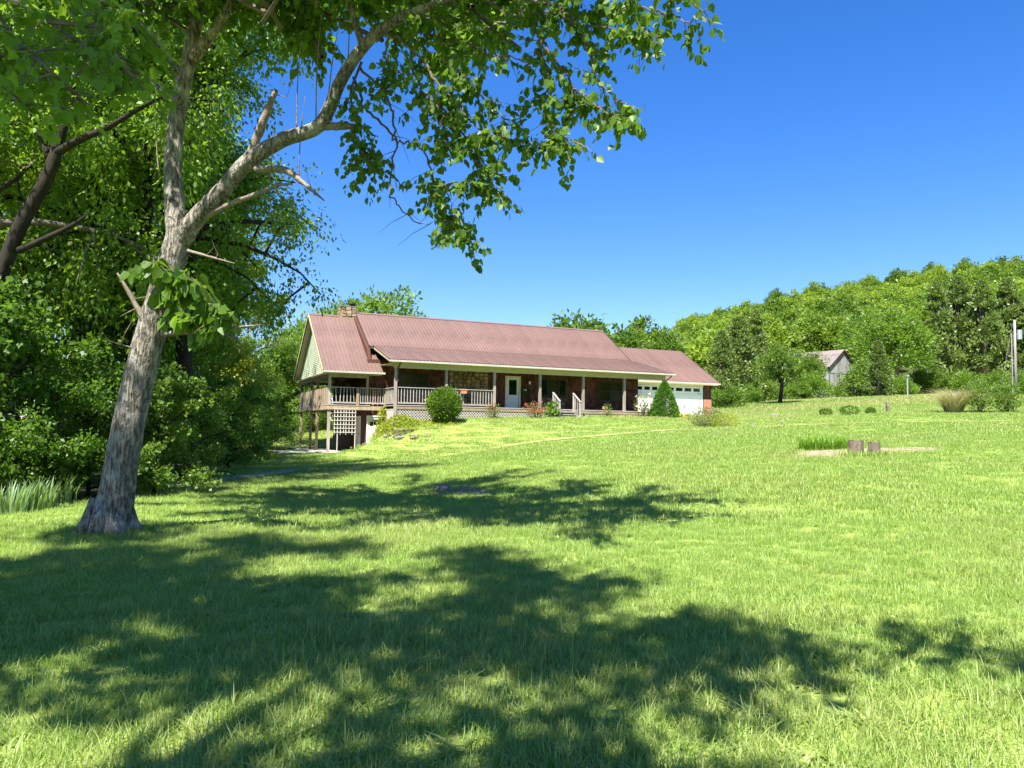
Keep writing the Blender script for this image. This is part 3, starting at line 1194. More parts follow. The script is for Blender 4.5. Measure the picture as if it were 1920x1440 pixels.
# porch roof of lower pitch
mb = MB()
mb.v = [(-.5, BRK_V, BRK_Z - .03), (18.05, BRK_V, BRK_Z - .03), (19.15, -.42, 5.52), (-.5, -.42, 5.52),
        (-.5, BRK_V, BRK_Z - .20), (18.05, BRK_V, BRK_Z - .20), (19.15, -.42, 5.40), (-.5, -.42, 5.40)]
mb.f = [[0, 3, 2, 1], [4, 5, 6, 7], [0, 1, 5, 4], [1, 2, 6, 5], [2, 3, 7, 6], [3, 0, 4, 7]]
proof = mb.build('porch_roof', 'fascia', house)
roof_plane(proof, -.52, 18.1, BRK_V + .02, BRK_Z + .012, -.46, 5.55, 1.1)
hb('soffit', 'fascia', (-.3, 18.9, -.38, WV, 5.37, 5.395), parent=proof)
hb('beam', 'fascia', (-.12, 18.72, -.10, .10, 5.09, 5.369), parent=proof)
mb = MB()
mb.prism([(-.5, -.47, 5.38), (-.5, -.58, 5.40), (-.5, -.59, 5.51), (-.5, -.47, 5.51)], (19.72, 0, 0))
mb.build('gutter', 'gutter_white', proof)
mb = MB()
mb.tube([(18.95, -.5, 5.38), (18.85, -.3, 5.18), (18.72, -.02, 5.02)], [.04, .04, .04], 6)
mb.build('downspout', 'trim_dark', proof)
mb = MB()
mb.tube([(.15, -.5, 5.38), (.13, -.3, 5.22), (.11, -.12, 5.06), (.11, -.12, 4.3)], [.04, .04, .04, .04], 6)
mb.build('downspout', 'trim_dark', proof)
# left wing roof over the deck
WR_V, WR_Z, WE_V, WE_Z, WB_V = 7.2, 8.9, 1.85, 4.95, 12.6
mb = MB()
mb.prism([(-3.78, WR_V, WR_Z - .02), (-3.78, WE_V, WE_Z - .02), (-3.78, WE_V, WE_Z - .17), (-3.78, WR_V, WR_Z - .22)], (3.5, 0, 0))
mb.prism([(-3.78, WR_V, WR_Z - .02), (-3.78, WB_V, WE_Z - .02), (-3.78, WB_V, WE_Z - .17), (-3.78, WR_V, WR_Z - .22)], (3.0, 0, 0))
wroof = mb.build('wing_roof', 'fascia', house)
roof_plane(wroof, -3.82, -.25, WR_V, WR_Z, WE_V - .04, WE_Z - .03)
roof_plane(wroof, -3.82, -.85, WR_V + .001, WR_Z, WB_V + .04, WE_Z - .03)
mb = MB()
mb.prism([(-3.84, WR_V - .16, WR_Z - .08), (-3.84, WR_V, WR_Z + .05), (-3.84, WR_V + .16, WR_Z - .08), (-3.84, WR_V, WR_Z + .02)], (3.05, 0, 0))
mb.build('ridge_cap', 'roof_metal', wroof)
mb = MB()
mb.prism([(-3.86, WR_V, WR_Z + .03), (-3.86, WE_V - .06, WE_Z + .0), (-3.86, WE_V - .06, WE_Z - .17), (-3.86, WR_V, WR_Z - .17)], (.035, 0, 0))
mb.prism([(-3.86, WR_V, WR_Z + .03), (-3.86, WB_V + .06, WE_Z + .0), (-3.86, WB_V + .06, WE_Z - .17), (-3.86, WR_V, WR_Z - .17)], (.035, 0, 0))
mb.build('rake_board', 'fascia', wroof)
mb = MB()
mb.prism([(-3.8, WE_V - .05, 4.78), (-3.8, WE_V - .16, 4.80), (-3.8, WE_V - .17, 4.91), (-3.8, WE_V - .05, 4.91)], (3.65, 0, 0))
mb.build('gutter', 'gutter_white', wroof)
hb('soffit', 'fascia', (-3.75, -.3, WE_V + .02, 12.5, 4.74, 4.77), parent=wroof)
hb('beam', 'weathered_wood', (-3.42, -1.0, 2.2, 2.4, 4.56, 4.739), (-3.42, -3.22, 2.4, 12.2, 4.56, 4.739), (-3.22, -1.0, 12.0, 12.2, 4.56, 4.739), parent=wroof)
mb = MB()
mb.prism([(-3.42, WE_V + .2, 4.78), (-3.42, WB_V - .2, 4.78), (-3.42, WR_V, WR_Z - .26)], (.1, 0, 0))
gab = mb.build('gable', 'sage_siding', wroof)
mb = MB()                                     # lapped clapboards on the gable
z = 4.80
while z < 8.55:
    hw = (WR_Z - .3 - z) / (WR_Z - .26 - 4.78) * (WB_V - WE_V - .4) / 2
    vm = (WB_V + WE_V) / 2 + (WR_V - (WB_V + WE_V) / 2) * (z - 4.78) / 3.9
    if hw > .1:
        mb.prism([(-3.425, vm - hw, z), (-3.455, vm - hw, z), (-3.43, vm - hw, z + .125), (-3.425, vm - hw, z + .125)], (0, 2 * hw, 0))
    z += .12
mb.build('clapboard', 'sage_siding', wroof)['kind'] = 'stuff'
# garage ----------------------------------------------------------------
GV = 6.0
gar = hb('garage_wall', 'brown_wall', (S1 + .001, 27.3, GV, 15.4, 2.6, 5.35))
mb = MB()
mb.prism([(27.1, GV - .2, 5.3), (27.1, 15.5, 5.3), (27.1, 10.6, 8.2)], (.19, 0, 0))
mb.build('gable_wall', 'brown_wall', house)
hb('garage_header', 'white_paint', (S1 + .01, 26.65, GV - .03, GV - .001, 5.16, 5.36))
pier = hb('brick_pier', 'mortar', (26.62, 27.36, GV - .10, GV - .001, 2.8, 4.2))
for j in range(16):
    for i in range(4):
        s0 = 26.6 + i * .2 - (.1 if j % 2 else 0)
        a, b = max(s0, 26.61), min(s0 + .19, 27.37)
        if b - a > .03:
            hb('brick', 'brick', (a, b, GV - .118, GV - .1005, 2.86 + j * .083, 2.86 + j * .083 + .072), parent=pier)
mb = MB()
for k in range(5):
    w = .15
    mb.box(26.63 + k * w, 26.63 + k * w + w - .008, GV - .045, GV - .001, 4.2, 5.3)
mb.build('shake_siding', 'shake', house)['kind'] = 'stuff'
hb('door_pillar', 'brown_wall', (22.55, 22.9, GV - .05, GV - .001, 2.8, 5.16))


def garage_door(s0, s1):
    g = hb('garage_door', 'garage_white', (s0 - .1, s0, GV - .06, GV - .002, 2.95, 5.16), (s1, s1 + .1, GV - .06, GV - .002, 2.95, 5.16))
    for k in range(4):
        z0 = 2.97 + k * .545
        hb('door_section', 'garage_white', (s0 + .003, s1 - .003, GV - .04, GV - .003, z0, z0 + .538), parent=g)
        n = 4
        for i in range(n):
            a = s0 + .12 + i * (s1 - s0 - .14) / n
            b = a + (s1 - s0 - .14) / n - .12
            if k == 3:
                hb('pane', 'glass', (a + .06, b - .04, GV - .055, GV - .041, z0 + .17, z0 + .42), parent=g)
            else:
                hb('raised_panel', 'garage_white', (a, b, GV - .054, GV - .0405, z0 + .09, z0 + .45), parent=g)
    for z in (3.5, 4.6):
        hb('hinge', 'metal_dark', (s1 - .42, s1 - .05, GV - .06, GV - .042, z, z + .035), parent=g)
    hb('handle', 'metal_dark', ((s0 + s1) / 2 - .02, (s0 + s1) / 2 + .1, GV - .08, GV - .055, 3.55, 3.62), parent=g)
    return g


garage_door(19.55, 22.45)
garage_door(23.0, 26.45)
mb = MB()
mb.prism([(18.1, 10.6, 8.43), (18.1, 5.6, 5.48), (18.1, 5.6, 5.34), (18.1, 10.6, 8.25)], (9.78, 0, 0))
mb.prism([(18.1, 10.6, 8.43), (18.1, 15.7, 5.42), (18.1, 15.7, 5.3), (18.1, 10.6, 8.25)], (9.78, 0, 0))
groof = mb.build('garage_roof', 'fascia', house)
roof_plane(groof, 18.1, 27.92, 10.6, 8.46, 5.55, 5.48)
roof_plane(groof, 18.1, 27.92, 10.601, 8.46, 15.75, 5.42)
hb('gutter', 'gutter_white', (18.4, 27.9, 5.42, 5.53, 5.36, 5.46), parent=groof)
hb('soffit', 'fascia', (18.4, 27.8, 5.6, GV + .02, 5.30, 5.335), parent=groof)
mb = MB()
mb.prism([(27.9, 10.6, 8.49), (27.9, 5.52, 5.5), (27.9, 5.52, 5.33), (27.9, 10.6, 8.3)], (.03, 0, 0))
mb.build('rake_board', 'trim_dark', groof)

# ------------------------------------------------------------------ small things at the house


def on_house(name, s, v, z, label, cat):
    x, y = hp(s, v)
    o_ = empty(name, (x, y, z), house.rotation_euler.z)
    return tag(o_, label, cat)


o = on_house('wall_lantern', 9.75, WV - .05, 4.72, 'small round wall lantern beside the front door', 'lamp')
mb = MB()
mb.tube([(0, .0, .12), (0, -.1, .14), (0, -.14, .08)], [.012, .012, .012], 6)
mb.box(-.06, .06, -.02, .0, .02, .2)
mb.build('bracket', 'metal_dark', o)
mb = MB()
mb.tube([(0, -.14, -.14), (0, -.14, -.1), (0, -.14, 0), (0, -.14, .06), (0, -.14, .1)], [.03, .07, .085, .07, .02], 10)
mb.build('globe', 'white_paint', o, True)
o = on_house('door_wreath', 9.45, WV - .07, 4.2, 'dark leafy wreath with a pale bow on the shake wall', 'wreath')
rg = np.random.default_rng(9)
a = rg.random(420) * 6.283
P = np.stack([np.cos(a) * .24, -.02 - rg.random(420) * .05, np.sin(a) * .24], 1) + rg.normal(size=(420, 3)) * .03
P[:, 1] = np.minimum(P[:, 1], 0)
link('leaves', leaf_mesh('leaves', P, np.stack([-np.sin(a), a * 0 - .3, np.cos(a)], 1) + rg.normal(size=P.shape) * .5, .09, 'diamond', rg, .1), 'leaf_under', o)
MB().prism([(-.1, -.09, -.03), (0, -.09, .0), (.1, -.09, -.03), (.1, -.09, .07), (0, -.09, .02), (-.1, -.09, .07)], (0, .02, 0)).build('bow', 'white_paint', o)
o = on_house('planter_box', 4.15, -.16, 3.72, 'terracotta trough hanging on the porch rail', 'planter')
MB().prism([(-.16, -.08, 0), (.16, -.08, 0), (.2, -.1, .2), (-.2, -.1, .2)], (0, .17, 0)).build('trough', 'terracotta', o)
MB().box(-.22, .22, -.12, .09, .2, .235).build('rim', 'terracotta', o)
o = on_house('step_ladder', -.55, 2.42, DZ, 'little reddish wooden ladder standing behind the deck railing', 'ladder')
for x in (-.13, .13):
    MB().bar((x, 0, 0), (x, .12, 1.0), .05, .06).build('side_rail', 'terracotta', o)
for k in range(4):
    MB().box(-.105, .105, .02 + k * .025, .08 + k * .025, .15 + k * .22, .19 + k * .22).build('rung', 'terracotta', o)
o = on_house('garden_trellis', -2.45, 1.95, .17, 'white wooden trellis standing in front of the carport', 'trellis')
for i, x in enumerate((-.6, -.42, -.24, -.06, .08, .26, .44, .62)):
    MB().box(x - .024, x + .024, -.012, .012, (.05 if i in (1,) else (0 if i == 7 else 1.02 + .06 * (i % 2))), 2.55).build('upright', 'lattice_white', o)
for z in (1.15, 1.38, 1.6, 1.84, 2.06, 2.3, 2.52):
    MB().box(-.66, .66, -.036, -.0125, z - .022, z + .022).build('slat', 'lattice_white', o)
bx_, by_ = hp(20.6, 3.2)
o = empty('recycling_bin', (bx_, by_, gz1(bx_, by_)), house.rotation_euler.z)
tag(o, 'blue wheeled bin with a domed lid before the garage door', 'bin')
mb = MB()
mb.v = [(-.24, -.26, .06), (.24, -.26, .06), (.24, .26, .06), (-.24, .26, .06), (-.3, -.34, .98), (.3, -.34, .98), (.3, .34, .98), (-.3, .34, .98)]
mb.f = [[3, 2, 1, 0], [4, 5, 6, 7], [0, 1, 5, 4], [1, 2, 6, 5], [2, 3, 7, 6], [3, 0, 4, 7]]
mb.build('body', 'blue_plastic', o)
MB().prism([(-.33, -.37, .985), (-.33, .37, .985), (-.33, .36, 1.06), (-.33, .1, 1.12), (-.33, -.36, 1.04)], (.66, 0, 0)).build('lid', 'blue_plastic', o)
for x in (-.2, .2):
    MB().tube([(x - .03, .26, .09), (x + .03, .26, .09)], [.09, .09], 12).build('wheel', 'metal_dark', o)
MB().bar((-.28, .4, .95), (.28, .4, .95), .03, .03).build('handle', 'blue_plastic', o)

# ================================================================== GARDEN PLANTS AT THE HOUSE
def hs_plant(s, v):
    return hp(s, v)


def nxy(px, py, d):
    q = at(px, py, d)
    return float(q[0]), float(q[1])


shrub('round_bush', 'large rounded yellow-green bush in front of the porch railing', *hp(2.55, -1.3), 0.95, 2.0, 'leaf_bush', 11000, .125, 'diamond', seed=11, shell=.4, lumps=18, nup=.3)
shrub('rose_bush', 'rose bush with red blooms below the porch rail end', *hp(5.75, -.9), .5, .95, 'leaf_olive', 700, .08, seed=12, flowers=('petal_red', 12, .1), shell=.7)
shrub('azalea_bush', 'red-leaved flowering shrub under the front door porch', *hp(8.55, -1.0), .72, 1.0, 'leaf_olive', 800, .09, seed=13, flowers=('petal_red', 46, .11), shell=.75)
shrub('broadleaf_plant', 'pale broad-leaved plant left of the porch steps', *hp(9.75, -.8), .38, .95, 'leaf_light', 160, .2, 'heart', cat='plant', seed=14, shell=.8)
shrub('rose_bush', 'small pink rose right of the porch steps', *hp(13.75, -.8), .34, .9, 'leaf_light', 240, .09, seed=15, flowers=('petal_pink', 8, .12), shell=.8)
shrub('rose_bush', 'tall leggy rose with whitish blooms beside the conical evergreen', *hp(16.4, -.9), .62, 1.55, 'leaf_olive', 520, .10, seed=16, flowers=('petal_white', 18, .12), shell=.8, base=.3, stems=9)
shrub('dwarf_spruce', 'dense conical bright green evergreen at the porch corner', *hp(17.8, -1.3), .98, 2.35, 'leaf_spruce', 15000, .13, 'lance', cat='conifer', seed=17, conical=True, nup=.2)
fx, fy = nxy(1322, 800, 45)
shrub('flower_bed_shrub', 'low sprawling olive-green shrub in the bed before the garage', fx, fy, 1.05, 1.15, 'leaf_olive', 2200, .085, seed=18, ry=.8, shell=.6)
fx, fy = nxy(1358, 801, 44.5)
shrub('flower_bed_shrub', 'yellow-green mound at the right end of the garage bed', fx, fy, .85, .75, 'leaf_yellow', 1500, .075, seed=19, ry=.7, shell=.5)
shrub('yellow_flowers', 'strip of yellow flowers at the foot of the conical evergreen', *hp(18.7, -2.0), .9, .28, 'leaf_yellow', 500, .07, cat='flowers', seed=20, ry=.4, flowers=('petal_yellow', 60, .07))
shrub('vine_plant', 'tall yellow-green climber at the corner of the deck', *hp(-.25, 1.75), .35, 2.2, 'leaf_yellow', 420, .14, 'heart', cat='plant', seed=21, shell=.8)
shrub('bush', 'bright green bush seen through the carport', *hp(-3.4, 15.5), 1.1, 1.9, 'leaf_light', 1800, .11, seed=22)
# ground cover on the bank beside the carport: a mass of leaves nobody could count
rg = np.random.default_rng(33)
P = []
for i in range(11000):
    s, v = rg.uniform(-.95, 3.2), rg.uniform(-2.3, 1.9)
    if v > .0 and s > -.05:
        continue
    if s > .6 and v > -.3:
        continue
    if v < -1.2 - .3 * math.sin(s * 3) and rg.random() < .8:
        continue
    x, y = hp(s, v)
    P.append((x, y, s))
P = np.array(P)
hgt = .7 * np.clip((1.6 - P[:, 2]) / 1.6, .12, 1)
Z = gz(P[:, 0], P[:, 1]) + rg.random(len(P)) ** .7 * hgt
A = rg.normal(size=(len(P), 3)) * .6 + np.array([0, 0, .7])
o = link('ground_cover', leaf_mesh('ground_cover', np.stack([P[:, 0], P[:, 1], Z], 1), A, .13 * rg.uniform(.6, 1.3, len(P)), 'diamond', rg, .5), 'leaf_yellow')
tag(o, 'yellow-green ground cover spilling over the bank by the carport', 'plants', kind='stuff')
x, y = hp(-.05, -1.9)
o = MB().bar((-.62, 0, .1), (.62, .0, .2), .22, .22).build('landscape_timber', 'log_bark', None, loc=(x, y, gz1(x, y)))
o.rotation_euler.z = .45
tag(o, 'dark timber edging block on the bank', 'timber')


def rock(name, label, x, y, r, seed, m='rock', flat=.6, group=None):
    rgk = random.Random(seed)
    mb_ = MB()
    n, rings = 9, 5
    for j in range(rings + 1):
        ph = math.pi * j / rings
        for k in range(n):
            a_ = 6.283 * k / n
            rr = r * rgk.uniform(.78, 1.15)
            mb_.v.append((math.sin(ph) * math.cos(a_) * rr, math.sin(ph) * math.sin(a_) * rr, math.cos(ph) * rr * flat))
    for j in range(rings):
        for k in range(n):
            mb_.f.append([j * n + k, (j + 1) * n + k, (j + 1) * n + (k + 1) % n, j * n + (k + 1) % n])
    o_ = mb_.build(name, m, None, loc=(x, y, gz1(x, y) + r * flat * .25))
    return tag(o_, label, 'rock', group)


for i, (s, v, r) in enumerate([(-.75, -1.3, .28), (-.35, -2.2, .34), (.35, -2.75, .3), (1.0, -3.0, .22)]):
    rock('edging_stone', 'pale flat stone edging the planted bank by the carport', *hp(s, v), r, i, flat=.35, group='stones edging the bank')
for i, (px, py, d, r) in enumerate([(1452, 777, 50, .3), (1466, 792, 44, .22), (1412, 800, 43, .22)]):
    x, y = nxy(px, py, d)
    rock('garden_rock', ['grey rock lying at the edge of the unmown field', 'flat pale stone in the grass right of the garage bed', 'rounded pale stone at the tip of the garage bed'][i],
         x, y, r, 20 + i, flat=.45)

# ================================================================== THINGS ON THE LAWN
def log_stool(px, py, d, r, h, label, seed):
    x, y, z = ground_hit(px, py)
    rgk = random.Random(seed)
    o_ = empty('log_stool', (x, y, z - .05), rgk.random() * 6)
    mb_ = MB()
    n = 18
    prof = [r * (1 + .08 * math.sin(3 * k * 6.283 / n + seed) + rgk.uniform(-.05, .05)) for k in range(n)]
    for zz, sc in ((0, 1.08), (h * .3, 1.0), (h * .7, .97), (h, .95)):
        for k in range(n):
            a_ = 6.283 * k / n
            mb_.v.append((math.cos(a_) * prof[k] * sc, math.sin(a_) * prof[k] * sc, zz + (rgk.uniform(-.015, .015) if zz == h else 0)))
    for j in range(3):
        for k in range(n):
            mb_.f.append([j * n + k, j * n + (k + 1) % n, (j + 1) * n + (k + 1) % n, (j + 1) * n + k])
    mb_.build('bark', 'log_bark', o_, True)
    m2 = MB()
    m2.poly([(math.cos(6.283 * k / n) * prof[k] * .93, math.sin(6.283 * k / n) * prof[k] * .93, h + .012) for k in range(n)])
    m2.build('cut_end', 'log_end', o_)
    return tag(o_, label, 'log')


log_stool(1605, 853, 22, .205, .45, 'larger brown log section standing upright on the bare patch', 1)
log_stool(1638, 853, 22, .16, .40, 'smaller grey log section standing beside the larger one', 2)


def blade_clump(name, label, x, y, r, h, n, lm, seed, cat, width=.03, ry=None, droop=.5, group=None):
    rgk = np.random.default_rng(seed)
    a_ = rgk.random(n) * 6.283
    rad = np.sqrt(rgk.random(n))
    B = np.stack([np.cos(a_) * rad * r, np.sin(a_) * rad * (ry or r), np.zeros(n)], 1)
    B[:, 2] = gz(B[:, 0] + x, B[:, 1] + y) - gz1(x, y)
    d = np.stack([np.cos(a_), np.sin(a_)], 1) * rgk.uniform(.1, .8, (n, 1)) + rgk.normal(size=(n, 2)) * .25
    H = h * rgk.uniform(.35, 1.1, n)
    V, T = [], (0, .35, .7, 1.0)
    for t in T:
        c = B.copy()
        c[:, :2] += d * (H * t ** 1.8 * droop)[:, None]
        c[:, 2] += H * (t - .28 * droop * t ** 3)
        w = width * (1 - t) ** .6 * .5 + .001
        s_ = unit(np.stack([-d[:, 1], d[:, 0], d[:, 0] * 0], 1))
        V += [c + s_ * w, c - s_ * w]
    V = np.stack(V, 1).reshape(-1, 3)
    q = np.array([(0, 1, 3, 2), (2, 3, 5, 4), (4, 5, 7, 6)])
    Fq = (q[None] + (np.arange(n) * 8)[:, None, None]).reshape(-1, 4)
    o_ = empty(name, (x, y, gz1(x, y)))
    link('blades', np_mesh('blades', V, Fq), lm, o_)['kind'] = 'stuff'
    return tag(o_, label, cat, group)


x, y, z = ground_hit(1545, 845)
blade_clump('daylily_clump', 'tuft of arching daylily leaves beside the log stools', x + .1, y + .3, .75, .55, 520, 'leaf_lily', 5, 'plant', .035, .45, .8)
for i, (px, py, n) in enumerate([(15, 962, 90), (62, 955, 110), (105, 945, 80)]):
    x, y, z = ground_hit(px, py)
    blade_clump('iris_clump', ['iris leaves at the left border of the lawn', 'middle clump of sword-shaped iris leaves under the trees', 'iris leaves nearest the leaning trunk'][i],
                x, y, .38, .62, n, 'leaf_iris', 40 + i, 'plant', .045, .3, .45, 'irises along the wood edge')
# rotted stump: two broken shells of wood with a litter of chips
o = empty('rotted_stump', (rm_[0], rm_[1], rm_[2] - .02))
tag(o, 'rotted remains of a stump in the lawn shade', 'stump')
for k, (dx, dy, r, h) in enumerate([(-.36, .1, .24, .26), (.22, .12, .28, .22), (-.02, -.12, .16, .1), (.45, -.05, .12, .1)]):
    rgk = random.Random(60 + k)
    mb = MB()
    n = 12
    for j, (zz, sc) in enumerate(((0, 1.15), (h * .6, 1.0), (h, .8))):
        for i in range(n):
            a = 6.283 * i / n
            rr = r * sc * rgk.uniform(.75, 1.15)
            mb.v.append((dx + math.cos(a) * rr, dy + math.sin(a) * rr * .7, zz * .65 * rgk.uniform(.6, 1.2)))
    mb.f.append([2 * n + i for i in range(n)])
    for j in range(2):
        for i in range(n):
            mb.f.append([j * n + i, j * n + (i + 1) % n, (j + 1) * n + (i + 1) % n, (j + 1) * n + i])
    mb.build('wood_chunk', 'dead_wood', o)
# fallen twig on the lawn
tx, ty, tz = ground_hit(780, 975)
mb = MB()
mb.tube([(-.32, .05, .07), (-.1, .08, .1), (.12, .02, .09), (.4, -.16, .06)], [.006, .009, .008, .004], 5)
mb.tube([(-.1, .08, .1), (.05, .16, .11), (.2, .2, .09)], [.006, .005, .003], 5)
tag(mb.build('fallen_twig', 'dead_wood', None, loc=(tx, ty, tz)), 'bare pale twig lying on the sunny lawn', 'twig')

# shrubs and posts in the field on the right
for i, (px, py, d, r, h, lab) in enumerate([
        (1548, 781, 46, .36, .42, 'leftmost of three small round dark shrubs in the grass'),
        (1593, 781, 45, .52, .52, 'widest of three small round dark shrubs in the grass'),
        (1632, 782, 45, .27, .35, 'smallest of three small round dark shrubs in the grass')]):
    x, y = nxy(px, py, d)
    shrub('small_shrub', lab, x, y, r, h, 'leaf_under', 700, .09, 'diamond', seed=70 + i, group='small shrubs in the grass')
x, y = nxy(1663, 772, 47)
shrub('weed_clump', 'thin upright weed right of the small shrubs', x, y, .24, .85, 'leaf_greybush', 260, .10, 'lance', cat='plant', seed=75, up=.9, shell=.8)
x, y = nxy(1788, 776, 44)
blade_clump('dry_grass_bush', 'greyish dry ornamental grass bush left of the two green shrubs', x, y, .45, 1.9, 1900, 'leaf_greybush', 76, 'shrub', .016, None, 1.15)
for i, (px, d, r, h, lab) in enumerate([(1838, 43, .92, 2.0, 'taller of two loose green shrubs by the utility pole'),
                                        (1888, 43, .80, 1.6, 'shorter right-hand one of two loose green shrubs by the utility pole')]):
    x, y = nxy(px, 773, d)
    shrub('loose_shrub', lab, x, y, r, h, 'leaf_bush', 1900, .12, 'diamond', seed=80 + i, shell=.75, stems=12, up=.7, group='green shrubs by the utility pole')
x, y = nxy(1702, 747, 60)
o = empty('bird_feeder_post', (x, y, gz1(x, y) - .1))
MB().tube([(0, 0, 0), (0, 0, 1.9)], [.05, .05], 8).build('post', 'galvanised', o)
MB().box(-.11, .11, -.11, .11, 1.9, 2.0).build('top_plate', 'galvanised', o)
tag(o, 'pale metal post with a small top standing in the field', 'post')
x, y = nxy(1906, 760, 58)
zb = gz1(x, y)
o = empty('utility_pole', (x, y, zb - .2))
tag(o, 'weathered wooden utility pole with a grey transformer at the right edge', 'utility pole')
ztop = at(1906, 600, 58)[2] - zb + .2
MB().tube([(0, 0, 0), (0, 0, ztop * .5), (0, 0, ztop)], [.10, .09, .075], 10).build('pole', 'pole_wood', o, True)
MB().tube([(.32, -.05, ztop - 1.45), (.32, -.05, ztop - .75)], [.17, .17], 12).build('transformer', 'galvanised', o)
MB().bar((0, 0, ztop - .95), (.3, -.04, ztop - .95), .05, .08).build('bracket', 'metal_dark', o)
mb = MB()
mb.tube([(-.16, 0, ztop - .3), (-1.5, -.5, .6)], [.006, .006], 4)
mb.build('guy_wire', 'galvanised', o)
MB().tube([(-.24, .02, .2), (-.24, .02, ztop - 1.0)], [.035, .035], 8).build('conduit', 'pole_wood', o)
MB().tube([(.0, .0, ztop - 2.6), (3.0, 1.0, ztop - 2.9)], [.012, .012], 4).build('service_wire', 'metal_dark', o)

# ================================================================== BARN
bq = at(1556, 745, 92)
BA = RAD(-55)
barn = empty('old_barn', (bq[0], bq[1], gz1(bq[0], bq[1])), BA)
tag(barn, 'weathered grey wooden barn with rusty roof among the trees', 'barn')
BW, BL, BE, BR_ = 5.4, 6.6, 3.8, 5.8
# local x runs to the left-back along the ridge (negative), the gable faces +x
MB().box(-BL, -.05, .06, BW - .06, 0, BE - .05).build('inner_dark', 'dark_inside', barn)  # near-black filler box, paints the interior darkness behind the board gaps
rr = random.Random(8)
k = 0
while k * .25 < BW - .01:
    y0, y1 = k * .25, min((k + 1) * .25 - rr.uniform(.012, .04), BW)
    ym = (y0 + y1) / 2
    zt = BE + (BR_ - BE) * (1 - abs(ym - BW / 2) / (BW / 2)) - .08
    MB().box(0, .03, y0, y1, BE - .9 + rr.uniform(-.04, .04), zt).build('board', 'barn_board', barn)
    MB().box(-.012, .02, y0, y1, rr.uniform(.0, .25), BE - .98 + rr.uniform(-.03, .03)).build('board', 'barn_board', barn)
    k += 1
for k in range(26):
    x0 = -BL + k * .25
    MB().box(x0, x0 + .235, -.03, 0, 0, BE - .05).build('board', 'barn_board', barn)
mb = MB()
mb.prism([(.25, -.35, BE - .22), (.25, BW / 2, BR_ + .02), (.25, BW + .35, BE - .22), (.25, BW + .35, BE - .3), (.25, BW / 2, BR_ - .08), (.25, -.35, BE - .3)], (-BL - .5, 0, 0))
broof = mb.build('roof', 'trim_dark', barn)
for k in range(8):
    x1 = .28 - k * .9
    MB().prism([(x1, -.38, BE - .205), (x1, BW / 2, BR_ + .045), (x1, BW / 2, BR_ + .03), (x1, -.38, BE - .22)], (-.89, 0, 0)).build('roof_sheet', 'barn_roof', broof)
MB().prism([(.28, BW / 2, BR_ + .045), (.28, BW + .38, BE - .205), (.28, BW + .38, BE - .22), (.28, BW / 2, BR_ + .03)], (-7.1, 0, 0)).build('roof_sheet', 'barn_roof', broof)

# ================================================================== HERO TREE
HT = empty('leaning_tree', (0, 0, 0))
tag(HT, 'big leaning grey-barked tree forking over the lawn', 'tree')
bx0 = ground_hit(205, 1002)
HT.location = bx0
HTL = np.array(bx0)


def pl(pts, d0, d1=None):
    """pixel polyline with a depth run -> points relative to the tree's foot"""
    d1 = d0 if d1 is None else d1
    n = len(pts)
    return [at(px, py, d0 + (d1 - d0) * i / max(1, n - 1)) - HTL for i, (px, py) in enumerate(pts)]


def limb(name, pts, radii, m='bark_grey', n=12, wob=.05, parent=HT, sub=5, seed=1):
    path = smooth_path(pts, sub)
    rr_ = np.interp(np.linspace(0, 1, len(path)), np.linspace(0, 1, len(radii)), radii)
    mb_ = MB()
    mb_.tube(path, rr_, n, wob=wob, rng=random.Random(seed))
    return mb_.build(name, m, parent, True)


D = 11.0
tr_pts = [np.array([0.0, 0, -.25])] + pl([(210, 975), (222, 905), (240, 805), (262, 705), (283, 622), (303, 555), (322, 490), (336, 436)], D)
limb('trunk', tr_pts, [.36, .262, .228, .214, .208, .20, .192, .18, .165], n=24, wob=.035, seed=3)
# root flare lobes
mb = MB()
rgk = random.Random(5)
for a in (.2, 1.5, 2.7, 3.6, 4.6, 5.5):
    mb.tube([(math.cos(a) * .18, math.sin(a) * .18, .5), (math.cos(a) * .27, math.sin(a) * .27, .14), (math.cos(a) * .47, math.sin(a) * .47, -.08)], [.08, .11, .06], 8, wob=.06, rng=rgk)
mb.build('root', 'bark_grey', HT, True)
limb('limb', pl([(334, 450), (328, 390), (324, 300), (335, 200), (355, 110), (372, 0), (385, -130), (395, -330), (420, -560), (440, -800)], D, 11.6), [.165, .14, .122, .118, .11, .096, .08, .06, .045, .02], seed=4)
limb('limb', pl([(338, 452), (372, 405), (415, 360), (462, 306), (530, 262), (600, 234), (640, 148), (690, 78), (750, 34), (830, 4), (930, -24), (1060, -40)], D, 9.6), [.15, .125, .115, .108, .10, .092, .083, .074, .065, .05, .035, .02], seed=5)
limb('limb', pl([(362, 112), (392, 70), (430, 10), (470, -90), (520, -260), (560, -420)], 11.1, 10.4), [.09, .075, .065, .05, .035, .015], seed=6)
limb('limb', pl([(340, 190), (300, 165), (262, 150), (200, 80), (120, 10), (30, -120)], 11, 12.5), [.06, .05, .045, .04, .03, .012], seed=7)
limb('limb', pl([(680, 85), (660, 20), (640, -80), (650, -250)], 10.1, 10.6), [.05, .04, .03, .012], seed=8)
